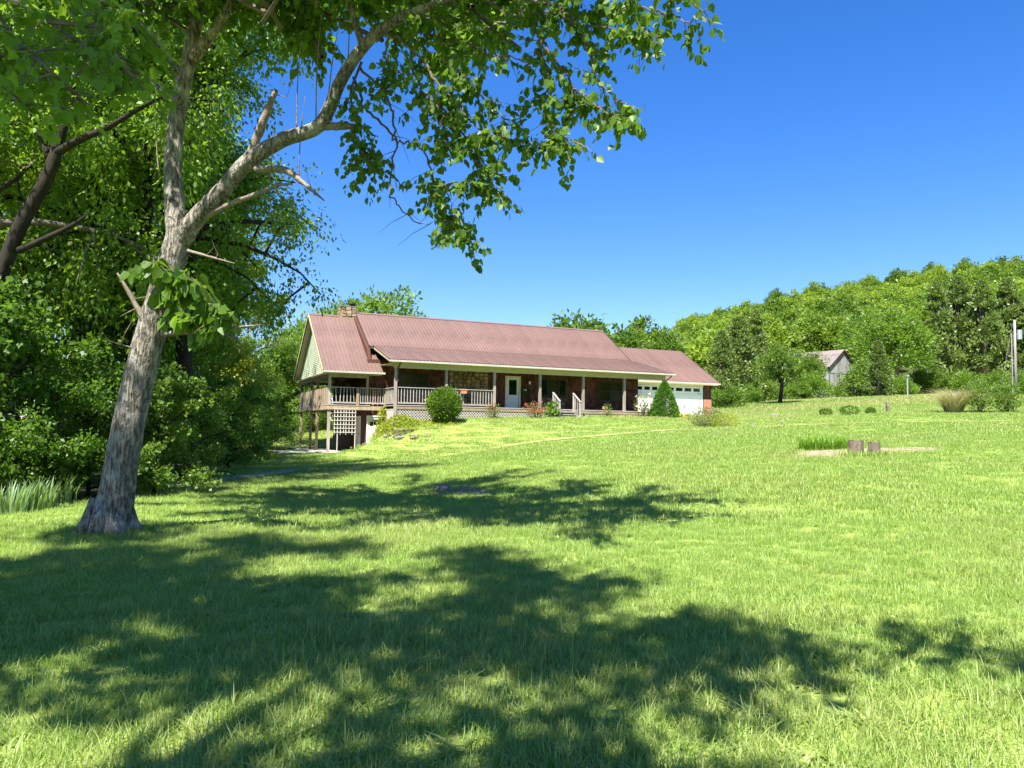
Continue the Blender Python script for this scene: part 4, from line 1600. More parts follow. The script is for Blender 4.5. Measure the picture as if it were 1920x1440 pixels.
for i, (pts, rad, d0, d1) in enumerate([
        ([(598, 238), (640, 236), (690, 238)], [.06, .055, .012], 10.4, 10.3),
        ([(468, 292), (485, 250), (500, 210), (518, 168)], [.07, .06, .055, .03], 10.7, 10.6),
        ([(366, 418), (420, 388), (470, 368), (520, 348), (548, 345)], [.05, .04, .035, .022, .008], 10.9, 10.3),
        ([(480, 318), (530, 318), (565, 340), (608, 376)], [.05, .045, .035, .01], 10.6, 10.2),
        ([(352, 470), (395, 482), (440, 494)], [.025, .018, .006], 10.9, 10.7),
        ([(305, 626), (370, 622), (420, 616), (492, 609)], [.045, .03, .022, .008], 10.8, 10.3),
        ([(415, 617), (432, 630), (450, 641)], [.018, .013, .004], 10.55, 10.5),
        ([(285, 618), (262, 585), (240, 545), (220, 512)], [.05, .04, .028, .012], 10.9, 10.8),
        ([(262, 655), (240, 650), (222, 645)], [.018, .012, .005], 10.9, 10.8)]):
    db = limb('dead_branch', pl(pts, d0, d1), rad, 'dead_wood', 8, .16, seed=20 + i)
    PT = smooth_path(pl(pts, d0, d1), 5)
    rgd = np.random.default_rng(200 + i)
    for k in range(3):
        b_ = PT[rgd.integers(len(PT) // 3, len(PT) - 1)]
        e_ = unit(rgd.normal(size=3) + np.array([.5, 0, .2])) * rgd.uniform(.12, .4)
        m_ = MB()
        m_.tube([b_, b_ + e_ * .5 + rgd.normal(size=3) * .03, b_ + e_ + rgd.normal(size=3) * .04], [.008, .006, .002], 5, cap=False)
        m_.build('twig', 'dead_wood', db)
for i, (x0, y0, x1, y1) in enumerate([(556, 250, 566, 60), (592, 232, 603, 20), (612, 215, 640, 20), (560, 340, 572, 180), (298, 330, 292, 160), (652, 130, 664, 0), (505, 345, 520, 250)]):
    limb('sucker_shoot', pl([(x0, y0), ((x0 + x1) / 2 - 3, (y0 + y1) / 2), (x1, y1)], 10.5, 10.4), [.010, .008, .003], 'dead_wood', 5, .1, seed=50 + i)

# leafy branches reaching over the lawn, and the crown above the frame


def z7(x, y):
    return 600 + x * .39, y * .39


HB = [([(290, 150), (420, 205), (520, 330), (600, 440), (700, 560), (800, 640), (950, 680), (1100, 690), (1230, 690)], 10.0, 9.0, 1.0, .35),
      ([(190, 320), (300, 450), (350, 560), (360, 700), (340, 900), (380, 1000), (470, 1070), (540, 1075)], 10.3, 9.8, .0, 0),
      ([(160, 370), (220, 520), (300, 590), (360, 680), (440, 690), (500, 740), (560, 900), (620, 1050), (660, 1130), (740, 1170)], 10.3, 9.7, .9, .62),
      ([(430, 215), (470, 400), (540, 480), (640, 600), (740, 720), (800, 830), (870, 940)], 10.0, 9.4, 1.0, .2),
      ([(400, 80), (560, 180), (700, 200), (800, 260), (880, 270), (1000, 300)], 10.0, 9.2, .7, .1),
      ([(800, 0), (900, 60), (1000, 110), (1060, 200), (1090, 380), (1120, 520), (1130, 630), (1230, 680)], 9.7, 9.0, .8, .35),
      ([(1060, 200), (1150, 320), (1250, 450), (1380, 540), (1480, 590)], 9.5, 8.8, 1.1, .1),
      ([(960, 90), (1100, 60), (1250, 120), (1400, 140), (1550, 160), (1640, 180)], 9.5, 8.6, 1.1, .0),
      ([(1000, 0), (1250, 60), (1450, 40), (1650, 60), (1780, 100), (1860, 40)], 9.5, 8.5, 1.1, .0),
      ([(1250, 120), (1290, 250), (1340, 400), (1440, 480), (1490, 540)], 9.3, 8.8, .8, .1),
      ([(520, 200), (640, 320), (740, 420), (860, 560), (980, 580)], 9.9, 9.3, 1.1, .1),
      ([(340, 160), (310, 250), (340, 380), (280, 440)], 10.0, 9.8, 1.2, .2),
      ([(200, 300), (150, 450), (180, 560), (240, 640), (280, 660)], 10.3, 10.1, .8, .2),
      ([(150, 600), (180, 690), (220, 760), (270, 800), (330, 860)], 10.3, 10.1, 1.2, .2),
      ([(620, 0), (640, 60), (700, 110), (800, 140), (900, 170)], 9.8, 9.4, 1.3, .0),
      ([(560, 900), (680, 880), (800, 900), (900, 970)], 9.7, 9.5, .9, .1),
      ([(540, 500), (600, 560), (560, 640), (620, 700)], 9.8, 9.6, 1.2, .0),
      ([(420, 100), (480, 90), (600, 110), (680, 170)], 9.9, 9.6, 1.2, .0),
      ([(1100, 0), (1200, -40), (1450, -60), (1700, -50)], 9.4, 8.6, 1.0, .0)]
rg = np.random.default_rng(77)
LP, LA, LS = [], [], []
tw = MB()


def leafy(path, dens, start, leafsize=.105, twl=.42, step=.07):
    """twigs and hanging leaves along a branch path"""
    seg = np.linalg.norm(np.diff(path, axis=0), axis=1)
    tot = seg.sum()
    cum = np.concatenate([[0], np.cumsum(seg)])
    n = int(tot / step * max(dens, .35))
    for i in range(n):
        u = start + (1 - start) * rg.random()
        q = np.array([np.interp(u * tot, cum, path[:, k]) for k in range(3)])
        e = rand_dir(rg, 1)[0]
        e[2] = e[2] * .5 - .45
        e = e / np.linalg.norm(e)
        L = twl * rg.uniform(.4, 1.2)
        p1 = q + e * L * .5
        p2 = q + e * L + np.array([0, 0, -.12 * L])
        tw.tube([q, p1, p2], [.006, .004, .002], 3, cap=False)
        if dens <= 0 or rg.random() > dens:
            continue
        m = int(L / .036)
        for j in range(m):
            t = (j + .6) / m
            b = q + (p2 - q) * t + rg.normal(size=3) * .03
            LP.append(b)
            a_ = e * .5 + rg.normal(size=3) * .45 + np.array([0, 0, -.75])
            LA.append(a_)
            LS.append(leafsize * rg.uniform(.65, 1.2))


for pts, d0, d1, dens, start in HB:
    path = smooth_path(pl([z7(*p) for p in pts], d0, d1), 6)
    path[1:] += rg.normal(size=path[1:].shape) * .015
    n = len(path)
    tw.tube(path, [.017 * (1 - .85 * i / n) + .003 for i in range(n)], 5, cap=False)
    leafy(path, dens, start)
# low sprout of big pale leaves on the trunk
SP = len(LP)
for pts in ([(318, 500), (290, 490), (262, 505)], [(318, 500), (345, 530), (380, 560), (425, 600)], [(318, 510), (330, 560), (350, 590), (400, 610)], [(310, 505), (335, 510), (372, 535)]):
    path = smooth_path(pl(pts, 10.6, 10.35), 5)
    tw.tube(path, [.012, *([.007] * (len(path) - 1))], 5, cap=False)
    leafy(path, 1.0, .05, .19, .26, .06)
# crown above the picture and over the left stem
for k in range(80):
    a = rg.random() * 6.283
    rad = 4.6 * math.sqrt(rg.random())
    c0 = np.array([.8 + rg.normal() * .4, -.3 + rg.normal() * .5, rg.uniform(7.2, 12.5)])
    if k % 3 == 0:
        c0 = np.array([rg.uniform(2.0, 6.0), -.8 + rg.normal() * .3, 6.6 + rg.random() * 1.2])
    e = c0 + np.array([math.cos(a) * rad, math.sin(a) * rad, rg.uniform(.3, 2.2)])
    if e[2] < 7.0:
        e[2] = 7.0 + rg.random()
    mid = (c0 + e) / 2 + np.array([0, 0, .4])
    path = smooth_path([c0, mid, e], 5)
    tw.tube(path, [.03 * (1 - .8 * i / len(path)) + .004 for i in range(len(path))], 4, cap=False)
    leafy(path, 1.0, .25, .12, .6, .055)
tw.build('twigs', 'twig', HT)
LP, LA, LS = np.array(LP), np.array(LA), np.array(LS)
o = link('foliage', leaf_mesh('foliage', LP, LA, LS, 'heart', rg, .35), 'leaf_hero', HT)
o['kind'] = 'stuff'

# ================================================================== MAPLES BESIDE AND BEHIND THE CAMERA (they shade the near lawn)
PM = tree_proto(301, 12.5, .2, 3.0, 'x', 'maple', 'leaf_maple', 'bark_mid', 46, .15, .6, droop=.15, limbs=11, subs=6, first=.38, up=.6)
plant_tree(PM, 'maple_tree', -9.3, -0.4, 'tall maple left of the camera, throwing shade over the near grass', group='maples shading the near lawn', rz=.6, scale=1.5)
plant_tree(PM, 'maple_tree', -4.5, -2.8, 'maple behind the camera, throwing shade over the middle of the near grass', group='maples shading the near lawn', rz=2.3, scale=1.3)
plant_tree(PM, 'maple_tree', -5.3, 0.5, 'smaller maple close on the left of the camera, dappling the lower left grass', group='maples shading the near lawn', rz=5.2)
plant_tree(PM, 'maple_tree', 4.2, -2.1, 'maple behind and right of the camera, shading the lower right grass', group='maples shading the near lawn', rz=4.1, scale=1.1)
# its low bough hanging into the upper left of the view
bough = empty('maple_bough', tuple(at(-260, -260, 4.6)))
tag(bough, 'leafy maple bough hanging into view at the upper left', 'branch')
bo = np.array(bough.location)
rg = np.random.default_rng(91)
tw = MB()
LP, LA, LS = [], [], []
for pts in ([(-260, -260), (-60, -60), (90, 40), (200, 110), (290, 150)], [(-60, -60), (20, 60), (90, 130), (170, 200)], [(-260, -200), (-120, 40), (-20, 140), (60, 210)],
            [(90, 40), (180, 50), (270, 60), (330, 130)], [(-60, -60), (100, -40), (210, 10), (260, 30)], [(-120, 40), (-60, 120), (20, 100), (120, 90)]):
    path = smooth_path([at(px, py, 4.6 + rg.uniform(-.3, .9)) - bo for px, py in pts], 6)
    tw.tube(path, [.016 * (1 - .8 * i / len(path)) + .002 for i in range(len(path))], 5, cap=False)
    leafy(path, .85, .15, .085, .34, .06)
tw.build('twigs', 'twig', bough)
link('foliage', leaf_mesh('foliage', np.array(LP), np.array(LA), np.array(LS), 'maple', rg, .55), 'leaf_maple', bough)['kind'] = 'stuff'

# ================================================================== THE WOOD ON THE LEFT
random.seed(12)
PW = [tree_proto(401, 15, .30, 4.6, 'x', 'diamond', 'leaf_wood', 'bark_mid', 54, .16, .85, droop=.45, limbs=13, subs=7, first=.34, up=.45),
      tree_proto(402, 17, .28, 4.4, 'x', 'diamond', 'leaf_wood', 'bark_dark', 96, .155, .74, droop=.6, limbs=14, subs=7, first=.33, up=.45),
      tree_proto(403, 12, .2, 3.6, 'x', 'diamond', 'leaf_light', 'bark_mid', 60, .17, .75, droop=.3, limbs=13, subs=6, first=.12, up=.4)]
WOOD = [(-60, 17.5, 0, 1.0, 'dark wood', 'tall tree at the far left of the wood'),
        (120, 20.0, 1, .95, 'dark wood', 'tree with dark trunk behind the leaning tree, left of its stem'),
        (225, 20.5, 1, 1.0, 'dark wood', 'tall drooping-leaved tree directly behind the leaning trunk'),
        (235, 25.0, 1, 1.15, 'dark wood', 'drooping-leaved tree whose edge meets the sky left of the house'),
        (10, 26.0, 0, 1.1, 'dark wood', 'tall tree deeper in the wood at far left'),
        (220, 29.0, 0, 1.1, 'dark wood', 'tall tree deep in the wood between two dark trunks'),
        (345, 22.5, 1, .98, 'dark wood', 'tall tree deep in the wood behind the drooping trees'),
        (-220, 22.0, 1, 1.1, 'dark wood', 'tree just outside the left border reaching into view'),
        (130, 38.0, 2, 1.5, 'dark wood', 'pale sunlit tree at the back of the wood on the left'),
        (300, 44.0, 2, 1.5, 'dark wood', 'pale sunlit tree at the back of the wood in its middle'),
        (400, 48.0, 2, 1.05, 'dark wood', 'yellow-green young tree at the wood edge left of the carport'),
        (462, 60.0, 2, .95, 'dark wood', 'yellow-green tree just left of the carport'),
        (240, 33.0, 1, 1.1, 'dark wood', 'tall tree at the back of the wood, second row behind the leaning stem'),
        (-60, 48.0, 0, 1.4, 'dark wood', 'tall tree closing the back of the wood at far left')]
for px, d, k, sc, g, lab in WOOD:
    q = at(px, 850, d)
    plant_tree(PW[k], 'woodland_tree', q[0], q[1], lab, group='trees of the wood on the left', scale=sc)
# dark curving tree in front at far left
DT = empty('crooked_tree', (0, 0, 0))
q = ground_hit(-70, 960, 3, 40)
q = at(-75, 930, 15.5)
q[2] = gz1(q[0], q[1])
DT.location = q
HTL = np.array(q)
tag(DT, 'dark crooked tree curving up at the far left', 'tree')
limb('trunk', [np.array([0, 0, -.2])] + pl([(-60, 760), (-30, 620), (0, 520), (40, 420), (85, 340), (108, 275), (130, 180), (170, 60), (200, -80), (220, -250)], 15.5, 15.2), [.26, .18, .165, .15, .14, .13, .115, .09, .07, .05, .02], 'bark_dark', parent=DT, seed=31)
limb('limb', pl([(108, 285), (150, 262), (200, 240), (260, 205), (330, 170)], 15.3, 14.5), [.085, .07, .055, .04, .012], 'bark_dark', parent=DT, seed=32)
limb('limb', pl([(35, 470), (90, 445), (140, 420), (165, 400)], 15.4, 15.0), [.07, .055, .04, .015], 'bark_dark', parent=DT, seed=33)
limb('limb', pl([(95, 300), (60, 220), (20, 150), (-40, 60)], 15.4, 15.9), [.08, .06, .045, .015], 'bark_dark', parent=DT, seed=34)
rg = np.random.default_rng(35)
C = np.array([at(px, py, 15.5 + rg.uniform(-1.2, 1.5)) - HTL for px, py in
              [(rg.uniform(-150, 330), rg.uniform(-260, 250)) for _ in range(75)]])
P, dd = cloud(rg, C, rg.uniform(.35, .7, len(C)), 90, .8)
A = dd + rg.normal(size=P.shape) * .4 + np.array([0, 0, -.3])
link('crown', leaf_mesh('crown', P, A, .14 * rg.uniform(.6, 1.2, len(P)), 'diamond', rg, .55), 'leaf_wood', DT)['kind'] = 'stuff'
# understorey along the edge of the wood
PS = [tree_proto(421, 4.6, .06, 2.3, 'x', 'diamond', 'leaf_under', 'bark_dark', 46, .135, .55, droop=.25, limbs=13, subs=6, first=.04, up=.5),
      tree_proto(422, 4.4, .06, 2.2, 'x', 'maple', 'leaf_under', 'bark_dark', 36, .13, .5, droop=.35, limbs=14, subs=6, first=.03, up=.4)]
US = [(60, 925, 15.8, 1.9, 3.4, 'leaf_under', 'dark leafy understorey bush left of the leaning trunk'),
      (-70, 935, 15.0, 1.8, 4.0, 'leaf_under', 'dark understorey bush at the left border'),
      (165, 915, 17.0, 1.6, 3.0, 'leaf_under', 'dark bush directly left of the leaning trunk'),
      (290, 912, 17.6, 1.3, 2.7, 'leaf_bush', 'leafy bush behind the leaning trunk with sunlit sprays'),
      (375, 890, 21.5, 1.5, 2.7, 'leaf_light', 'sunlit-coloured bush right of the leaning trunk at the wood edge'),  # light and yellow leaves below put sunlight into the colour, over real yellow-green
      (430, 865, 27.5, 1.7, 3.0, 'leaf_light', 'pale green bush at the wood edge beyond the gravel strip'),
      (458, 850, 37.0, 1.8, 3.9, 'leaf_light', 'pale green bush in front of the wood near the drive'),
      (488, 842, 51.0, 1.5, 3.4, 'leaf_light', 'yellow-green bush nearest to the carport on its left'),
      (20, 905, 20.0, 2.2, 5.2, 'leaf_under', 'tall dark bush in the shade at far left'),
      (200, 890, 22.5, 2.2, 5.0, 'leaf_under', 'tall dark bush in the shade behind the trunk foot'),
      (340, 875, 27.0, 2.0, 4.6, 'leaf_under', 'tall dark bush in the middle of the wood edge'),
      (410, 850, 34.0, 2.2, 5.0, 'leaf_yellow', 'tall sunlit-coloured bush at the back of the wood edge'),
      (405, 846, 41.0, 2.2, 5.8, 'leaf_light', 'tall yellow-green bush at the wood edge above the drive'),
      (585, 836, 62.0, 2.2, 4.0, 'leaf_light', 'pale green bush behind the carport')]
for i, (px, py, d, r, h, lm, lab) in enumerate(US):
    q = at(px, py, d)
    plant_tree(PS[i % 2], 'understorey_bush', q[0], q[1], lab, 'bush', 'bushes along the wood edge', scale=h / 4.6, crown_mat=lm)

# ================================================================== TREES BEHIND THE HOUSE AND ON THE HILL
PF = [shell_proto(501, 11, 4.4, 'leaf_far', 'bark_mid', 120, 44, .60, .12),
      shell_proto(502, 12, 4.0, 'leaf_far', 'bark_mid', 120, 44, .58, .10),
      shell_proto(503, 10, 4.8, 'leaf_far', 'bark_mid', 130, 44, .62, .10),
      shell_proto(504, 12.5, 3.6, 'leaf_far', 'bark_mid', 110, 44, .58, .14)]
PC = [shell_proto(511, 9, 2.3, 'leaf_cedar', 'bark_mid', 130, 46, .36, .04, conical=True),
      shell_proto(512, 12, 2.2, 'leaf_cedar', 'bark_mid', 130, 40, .40, .12, conical=True)]
PN = [shell_proto(521, 9, 3.6, 'leaf_light', 'bark_mid', 170, 80, .30, .06), shell_proto(522, 8, 3.2, 'leaf_bush', 'bark_mid', 170, 80, .28, .03)]
PB = [shell_proto(541, 4.2, 2.6, 'leaf_bush', 'bark_mid', 120, 60, .26, -.45, r0=.08), shell_proto(542, 3.6, 2.8, 'leaf_light', 'bark_mid', 120, 60, .26, -.45, r0=.08)]
NEAR = [  # proto, px, py of the foot, depth, scale, label
    (PN[0], 690, 800, 78, 1.55, 'light green tree rising behind the left end of the roof'),
    (PN[0], 610, 800, 72, 1.35, 'loose pale tree behind the gable and chimney'),
    (PN[0], 560, 815, 66, 1.05, 'airy yellow-green tree between the wood and the gable'),
    (PN[0], 535, 815, 74, .95, 'green tree closing the gap between wood edge and deck posts'),
    (PB[1], 548, 812, 70, 1.1, 'low pale bush seen left of the deck posts'),
    (PB[0], 500, 815, 70, 1.3, 'low green bush at the wood edge far behind the drive'),
    (PF[2], 1088, 780, 98, 1.12, 'dark round tree peeping over the right end of the main roof'),
    (PF[2], 1148, 775, 105, 1.0, 'second dark tree showing over the roof toward the garage'),
    (PF[1], 1210, 770, 110, 1.0, 'green tree above the garage ridge'),
    (PC[0], 1352, 765, 74, .78, 'dark cedar nearest to the garage wall'),
    (PC[0], 1385, 762, 78, .95, 'broad dark cedar right of the garage'),
    (PC[1], 1418, 760, 84, .8, 'olive cedar behind the small lawn tree'),
    (PN[1], 1508, 754, 88, .70, 'bright green tree left of the barn'),
    (PB[1], 1522, 752, 85, .8, 'low vine-covered bush against the barn wall'),
    (PB[0], 1630, 753, 82, 1.0, 'green bushy tree hiding the right side of the barn'),
    (PC[0], 1648, 754, 78, .62, 'short olive cedar before the big round tree'),
    (PN[0], 1682, 752, 88, 1.12, 'big round bright green tree right of the barn'),
    (PN[0], 1640, 752, 98, 1.15, 'round green tree behind the barn'),
    (PC[1], 1760, 742, 96, 1.12, 'tall dark pine left in the pine group'),
    (PC[1], 1800, 740, 98, 1.2, 'tall dark pine in the middle of the pine group'),
    (PC[1], 1845, 738, 95, 1.15, 'tall sparse pine right in the pine group'),
    (PC[1], 1893, 738, 98, 1.2, 'tall pine behind the utility pole'),
    (PC[1], 1940, 738, 96, 1.1, 'tall pine cut by the right border'),
    (PB[0], 1735, 744, 90, .8, 'low green bush at the foot of the pines'),
    (PB[1], 1815, 742, 86, .7, 'green scrub below the middle pine'),
    (PB[0], 1872, 742, 84, .65, 'green scrub behind the utility pole')]
for pr, px, py, d, sc, lab in NEAR:
    q = at(px, py, d)
    plant_tree(pr, 'conifer' if pr in PC else 'broadleaf_tree', q[0], q[1], lab, 'conifer' if pr in PC else 'tree', scale=sc)
for i, (px, d, sc) in enumerate([(1360, 72, .6), (1400, 76, .55), (1432, 80, .7), (1480, 86, .6), (1500, 84, .5), (1578, 86, .42), (1645, 80, .5), (1690, 82, .6), (1765, 88, .7), (1845, 88, .6), (1905, 86, .7), (1945, 84, .8)]):
    q = at(px, 750, d)
    plant_tree(PB[i % 2], 'scrub_bush', q[0], q[1], 'low green scrub bush at the field edge under the trees', 'bush', 'scrub along the field edge', scale=sc)
# small lawn tree with a bare trunk and grey dead twigs at its top
q = at(1462, 758, 72)
o = plant_tree(shell_proto(531, 5.6, 2.0, 'leaf_bush', 'bark_dark', 90, 60, .22, .2, r0=.16), 'lawn_tree', q[0], q[1], 'small lawn tree with dark trunk and grey dead twigs', scale=1.0)
mb = MB()
rgk = random.Random(3)
for k in range(26):
    a = rgk.random() * 6.28
    b = (math.cos(a) * .5, math.sin(a) * .5, rgk.uniform(2.2, 4.2))
    e = (math.cos(a) * rgk.uniform(.8, 1.9), math.sin(a) * rgk.uniform(.8, 1.9), b[2] + rgk.uniform(.6, 1.8))
    mb.tube([b, ((b[0] + e[0]) / 2, (b[1] + e[1]) / 2, (b[2] + e[2]) / 2 + .1), e], [.03, .02, .008], 4, cap=False)
mb.build('dead_twigs', 'dead_wood', o)
for i, (s, v) in enumerate([(20, -46), (27, -50), (33, -44), (39, -52), (46, -47), (53, -55), (60, -50)]):
    x, y = hp(s, v)
    plant_tree(PF[i % 4], 'roadside_tree', x, y, 'broadleaf tree beyond the right border, mirrored in the porch windows', 'tree', 'trees beyond the right border', scale=1.15)
# the hill: every crown its own tree
rgk = random.Random(44)
cand = []
yy = 104.0
while yy < 262:
    step = 6.6 + (yy - 100) * .022
    xx = yy * .02
    while xx < yy * .74:
        x, y = xx + rgk.uniform(-2.6, 2.6), yy + rgk.uniform(-2.6, 2.6)
        if x > 4 and not (y < 112 and 38 < x < 58):
            cand.append((x, y))
        xx += step
    yy += step * 1.12
random.Random(5).shuffle(cand)
cand = cand[:298]
WHERE = ('at the foot of the wooded hill', 'on the middle slope of the wooded hill', 'near the skyline of the wooded hill')
for x, y in cand:
    ced = rgk.random() < (.12 if y < 150 else .04)
    pr = rgk.choice(PC if ced else PF)
    plant_tree(pr, 'hillside_conifer' if ced else 'hillside_tree', x, y, ('dark cedar ' if ced else 'green broadleaf tree ') + WHERE[0 if y < 140 else 1 if y < 200 else 2], 'conifer' if ced else 'tree',
               'forest trees on the hillside', scale=rgk.uniform(.88, 1.18) * (1.0 if y > 125 else .85) * (.72 if x / y < .15 else .88 if x / y < .22 else 1.0), sz=rgk.uniform(.72, .95) * (.7 if x / y < .15 else .88 if x / y < .22 else 1.0), rz=rgk.random() * 6.28)

# ================================================================== GRASS
def blade_mat():
    m, nt, N, L, p = new_mat('grass_blade')
    geo = N.new('ShaderNodeNewGeometry')
    an = N.new('ShaderNodeAttribute')
    an.attribute_type = 'INSTANCER'
    an.attribute_name = 'dry'

    def mixc(f, a, b):
        x = N.new('ShaderNodeMix')
        x.data_type = 'RGBA'
        x.clamp_factor = True
        L.new(f, x.inputs[0])
        for s, q in ((6, a), (7, b)):
            if isinstance(q, tuple):
                x.inputs[s].default_value = (*q, 1)
            else:
                L.new(q, x.inputs[s])
        return x.outputs[2]
    g = mixc(geo.outputs['Random Per Island'], (.115, .22, .026), (.33, .445, .12))
    c = mixc(an.outputs['Fac'], g, (.40, .37, .18))
    L.new(c, p.inputs['Base Color'])
    p.inputs['Roughness'].default_value = .42
    p.inputs['Specular IOR Level'].default_value = .4
    tr = N.new('ShaderNodeBsdfTranslucent')
    x = N.new('ShaderNodeMix')
    x.data_type = 'RGBA'
    x.blend_type = 'MULTIPLY'
    x.inputs[0].default_value = 1
    L.new(c, x.inputs[6])
    x.inputs[7].default_value = (1.7, 1.65, .8, 1)
    L.new(x.outputs[2], tr.inputs['Color'])
    ms = N.new('ShaderNodeMixShader')
    ms.inputs[0].default_value = .42
    L.new(p.outputs[0], ms.inputs[1])
    L.new(tr.outputs[0], ms.inputs[2])
    L.new(ms.outputs[0], N['Material Output'].inputs['Surface'])
    MATS['grass_blade'] = m


blade_mat()


def tuft(name, seed, n, r, h, w, nseg=3, droop=.6):
    rgt = np.random.default_rng(seed)
    a_ = rgt.random(n) * 6.283
    rad = np.sqrt(rgt.random(n)) * r
    B = np.stack([np.cos(a_) * rad, np.sin(a_) * rad, np.full(n, -.015)], 1)
    d = rgt.normal(size=(n, 2)) * .6
    H = h * rgt.uniform(.35, 1.0, n) * np.where(rgt.random(n) < .07, 1.5, 1.0)
    T = np.linspace(0, 1, nseg + 1)
    V = []
    for t in T:
        c = B.copy()
        c[:, :2] += d * (H * t ** 1.7 * droop)[:, None]
        c[:, 2] += H * (t - .25 * t ** 3 * np.minimum(1, np.linalg.norm(d, axis=1) * droop))
        s_ = unit(np.stack([-d[:, 1], d[:, 0], d[:, 0] * 0], 1))
        ww = w * (1 - t ** 1.5) * .5 + .0004
        V += [c + s_ * ww, c - s_ * ww]
    k = 2 * (nseg + 1)
    V = np.stack(V, 1).reshape(-1, 3)
    q = np.array([(2 * i, 2 * i + 1, 2 * i + 3, 2 * i + 2) for i in range(nseg)])
    Fq = (q[None] + (np.arange(n) * k)[:, None, None]).reshape(-1, 4)
    me_ = np_mesh(name, V, Fq)
    me_.materials.append(MATS['grass_blade'])
    return me_


def grass_layer(name, label, pts, dry, scl, tufts, seed):
    """one ground-cover object: points on the lawn, a tuft of blades on each (geometry nodes)"""
    rgt = np.random.default_rng(seed)
    coll = bpy.data.collections.new(name + '_tufts')
    for i, t in enumerate(tufts):
        coll.objects.link(bpy.data.objects.new('grass_tuft', t))
    me_ = bpy.data.meshes.new(name)
    me_.vertices.add(len(pts))
    me_.vertices.foreach_set('co', np.ascontiguousarray(pts, np.float32).ravel())
    for nm, ar in (('dry', dry), ('scl', scl), ('rot', rgt.random(len(pts)) * 6.283)):
        me_.attributes.new(nm, 'FLOAT', 'POINT').data.foreach_set('value', np.ascontiguousarray(ar, np.float32))
    o_ = bpy.data.objects.new(name, me_)
    COL.objects.link(o_)
    ng = bpy.data.node_groups.new(name, 'GeometryNodeTree')
    ng.interface.new_socket('Geometry', in_out='INPUT', socket_type='NodeSocketGeometry')
    ng.interface.new_socket('Geometry', in_out='OUTPUT', socket_type='NodeSocketGeometry')
    N, L = ng.nodes, ng.links
    gi, go = N.new('NodeGroupInput'), N.new('NodeGroupOutput')
    ci = N.new('GeometryNodeCollectionInfo')
    ci.inputs['Collection'].default_value = coll
    ci.inputs['Separate Children'].default_value = True
    ci.inputs['Reset Children'].default_value = True
    ip = N.new('GeometryNodeInstanceOnPoints')
    ip.inputs['Pick Instance'].default_value = True

    def attr(nm):
        a_ = N.new('GeometryNodeInputNamedAttribute')
        a_.data_type = 'FLOAT'
        a_.inputs['Name'].default_value = nm
        return a_.outputs['Attribute']
    cx = N.new('ShaderNodeCombineXYZ')
    L.new(attr('rot'), cx.inputs['Z'])
    L.new(gi.outputs[0], ip.inputs['Points'])
    L.new(ci.outputs[0], ip.inputs['Instance'])
    L.new(cx.outputs[0], ip.inputs['Rotation'])
    L.new(attr('scl'), ip.inputs['Scale'])
    L.new(ip.outputs[0], go.inputs[0])
    md = o_.modifiers.new('grass', 'NODES')
    md.node_group = ng
    return tag(o_, label, 'grass', kind='stuff')


TRK = smooth_path([(*p, 0) for p in track], 8)[:, :2]


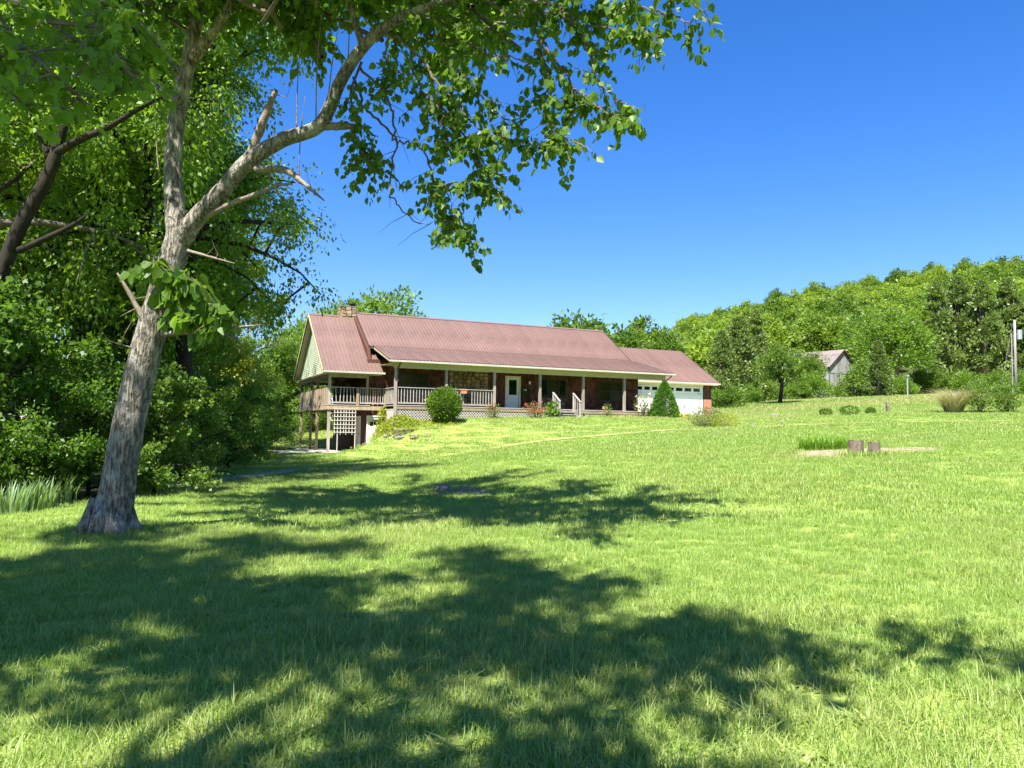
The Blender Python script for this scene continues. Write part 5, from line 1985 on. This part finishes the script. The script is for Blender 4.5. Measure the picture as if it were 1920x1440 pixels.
def lawn_points(y0, y1, dens, seed, edge=1.12):
    rgt = np.random.default_rng(seed)
    out = []
    w1 = .70 * y1 * edge + 2
    n = int((y1 - y0) * 2 * w1 * dens)
    X = rgt.uniform(-w1, w1, n)
    Y = rgt.uniform(y0, y1, n)
    k = np.abs(X) < .70 * Y * edge + 1.5
    X, Y = X[k], Y[k]
    k = ~in_wood(X, Y)
    s, v = house_sv(X, Y)
    k &= ~((s > .0) & (s < 28) & (v > -.02) & (v < 16)) & ~((s > -4.0) & (s < .2) & (v > 1.1) & (v < 13))
    k &= ~((s > -9) & (s < -3) & (np.abs(v - 4.6) < 2.0))
    for (cx, cy, rx, ry) in DIRT:
        q = ((X - cx) / rx) ** 2 + ((Y - cy) / ry) ** 2
        k &= q + rgt.normal(size=len(X)) * .5 > .55
    k &= (X - HT.location.x) ** 2 + (Y - HT.location.y) ** 2 > .09
    X, Y = X[k], Y[k]
    dt = np.sqrt(((X[:, None] - TRK[None, ::3, 0]) ** 2 + (Y[:, None] - TRK[None, ::3, 1]) ** 2).min(1))
    keep = (dt > .45) | (rgt.random(len(X)) < .3)
    X, Y, dt = X[keep], Y[keep], dt[keep]
    big = np.sin(X * .55 + 1.3 * np.sin(Y * .31)) * np.sin(Y * .43 + X * .17) + .6 * np.sin(X * 1.7 + Y * 1.1) * np.sin(Y * 1.9 - X * .6)
    dry = np.clip(.10 + .11 * big + rgt.normal(size=len(X)) * .12, 0, .7) + np.clip(1 - dt / .9, 0, 1) * .5
    fieldish = np.clip((Y - 42) / 14, 0, 1)
    dry = np.clip(dry + fieldish * (.22 + .25 * np.sin(X * .2 + Y * .35)), 0, 1)
    scl = (1 + .28 * big * .6) * rgt.uniform(.7, 1.25, len(X))
    scl = np.clip(scl, .45, 1.7)
    for o_ in bpy.data.objects:
        if o_.name.startswith(('leaning_tree', 'log_stool', 'rotted_stump')):
            scl = scl * (1 + .8 * np.exp(-((X - o_.location.x) ** 2 + (Y - o_.location.y) ** 2) / .35))
    return np.stack([X, Y, gz(X, Y)], 1), dry, scl, fieldish


NEAR_T = [tuft('tuft', 600 + i, 70, .14, .105, .005, 3, .85) for i in range(6)] + [tuft('tuft', 607, 16, .09, .07, .028, 3, 1.8)]
MID_T = [tuft('tuft', 610 + i, 95, .30, .095, .009, 2, .75) for i in range(4)]
FAR_T = [tuft('tuft', 620 + i, 90, .62, .13, .024, 2, .6) for i in range(4)]
p, dr_, sc_a, _ = lawn_points(2.2, 11.5, 85, 1)
grass_layer('near_grass', 'long-bladed green grass in the foreground', p, dr_, sc_a, NEAR_T, 1)
p, dr_, sc_a, _ = lawn_points(11.2, 27, 22, 2)
grass_layer('middle_grass', 'short green grass across the middle of the lawn', p, dr_, sc_a, MID_T, 2)
p, dr_, sc_a, fi = lawn_points(26.5, 78, 8, 3)
s_, v_ = house_sv(p[:, 0], p[:, 1])
sc2 = sc_a * (.85 + .75 * np.clip((p[:, 1] - 52) / 10, 0, 1) * (p[:, 0] > 12))
grass_layer('far_grass', 'sunlit grass on the rise before the house and field', p, dr_, sc2, FAR_T, 3)
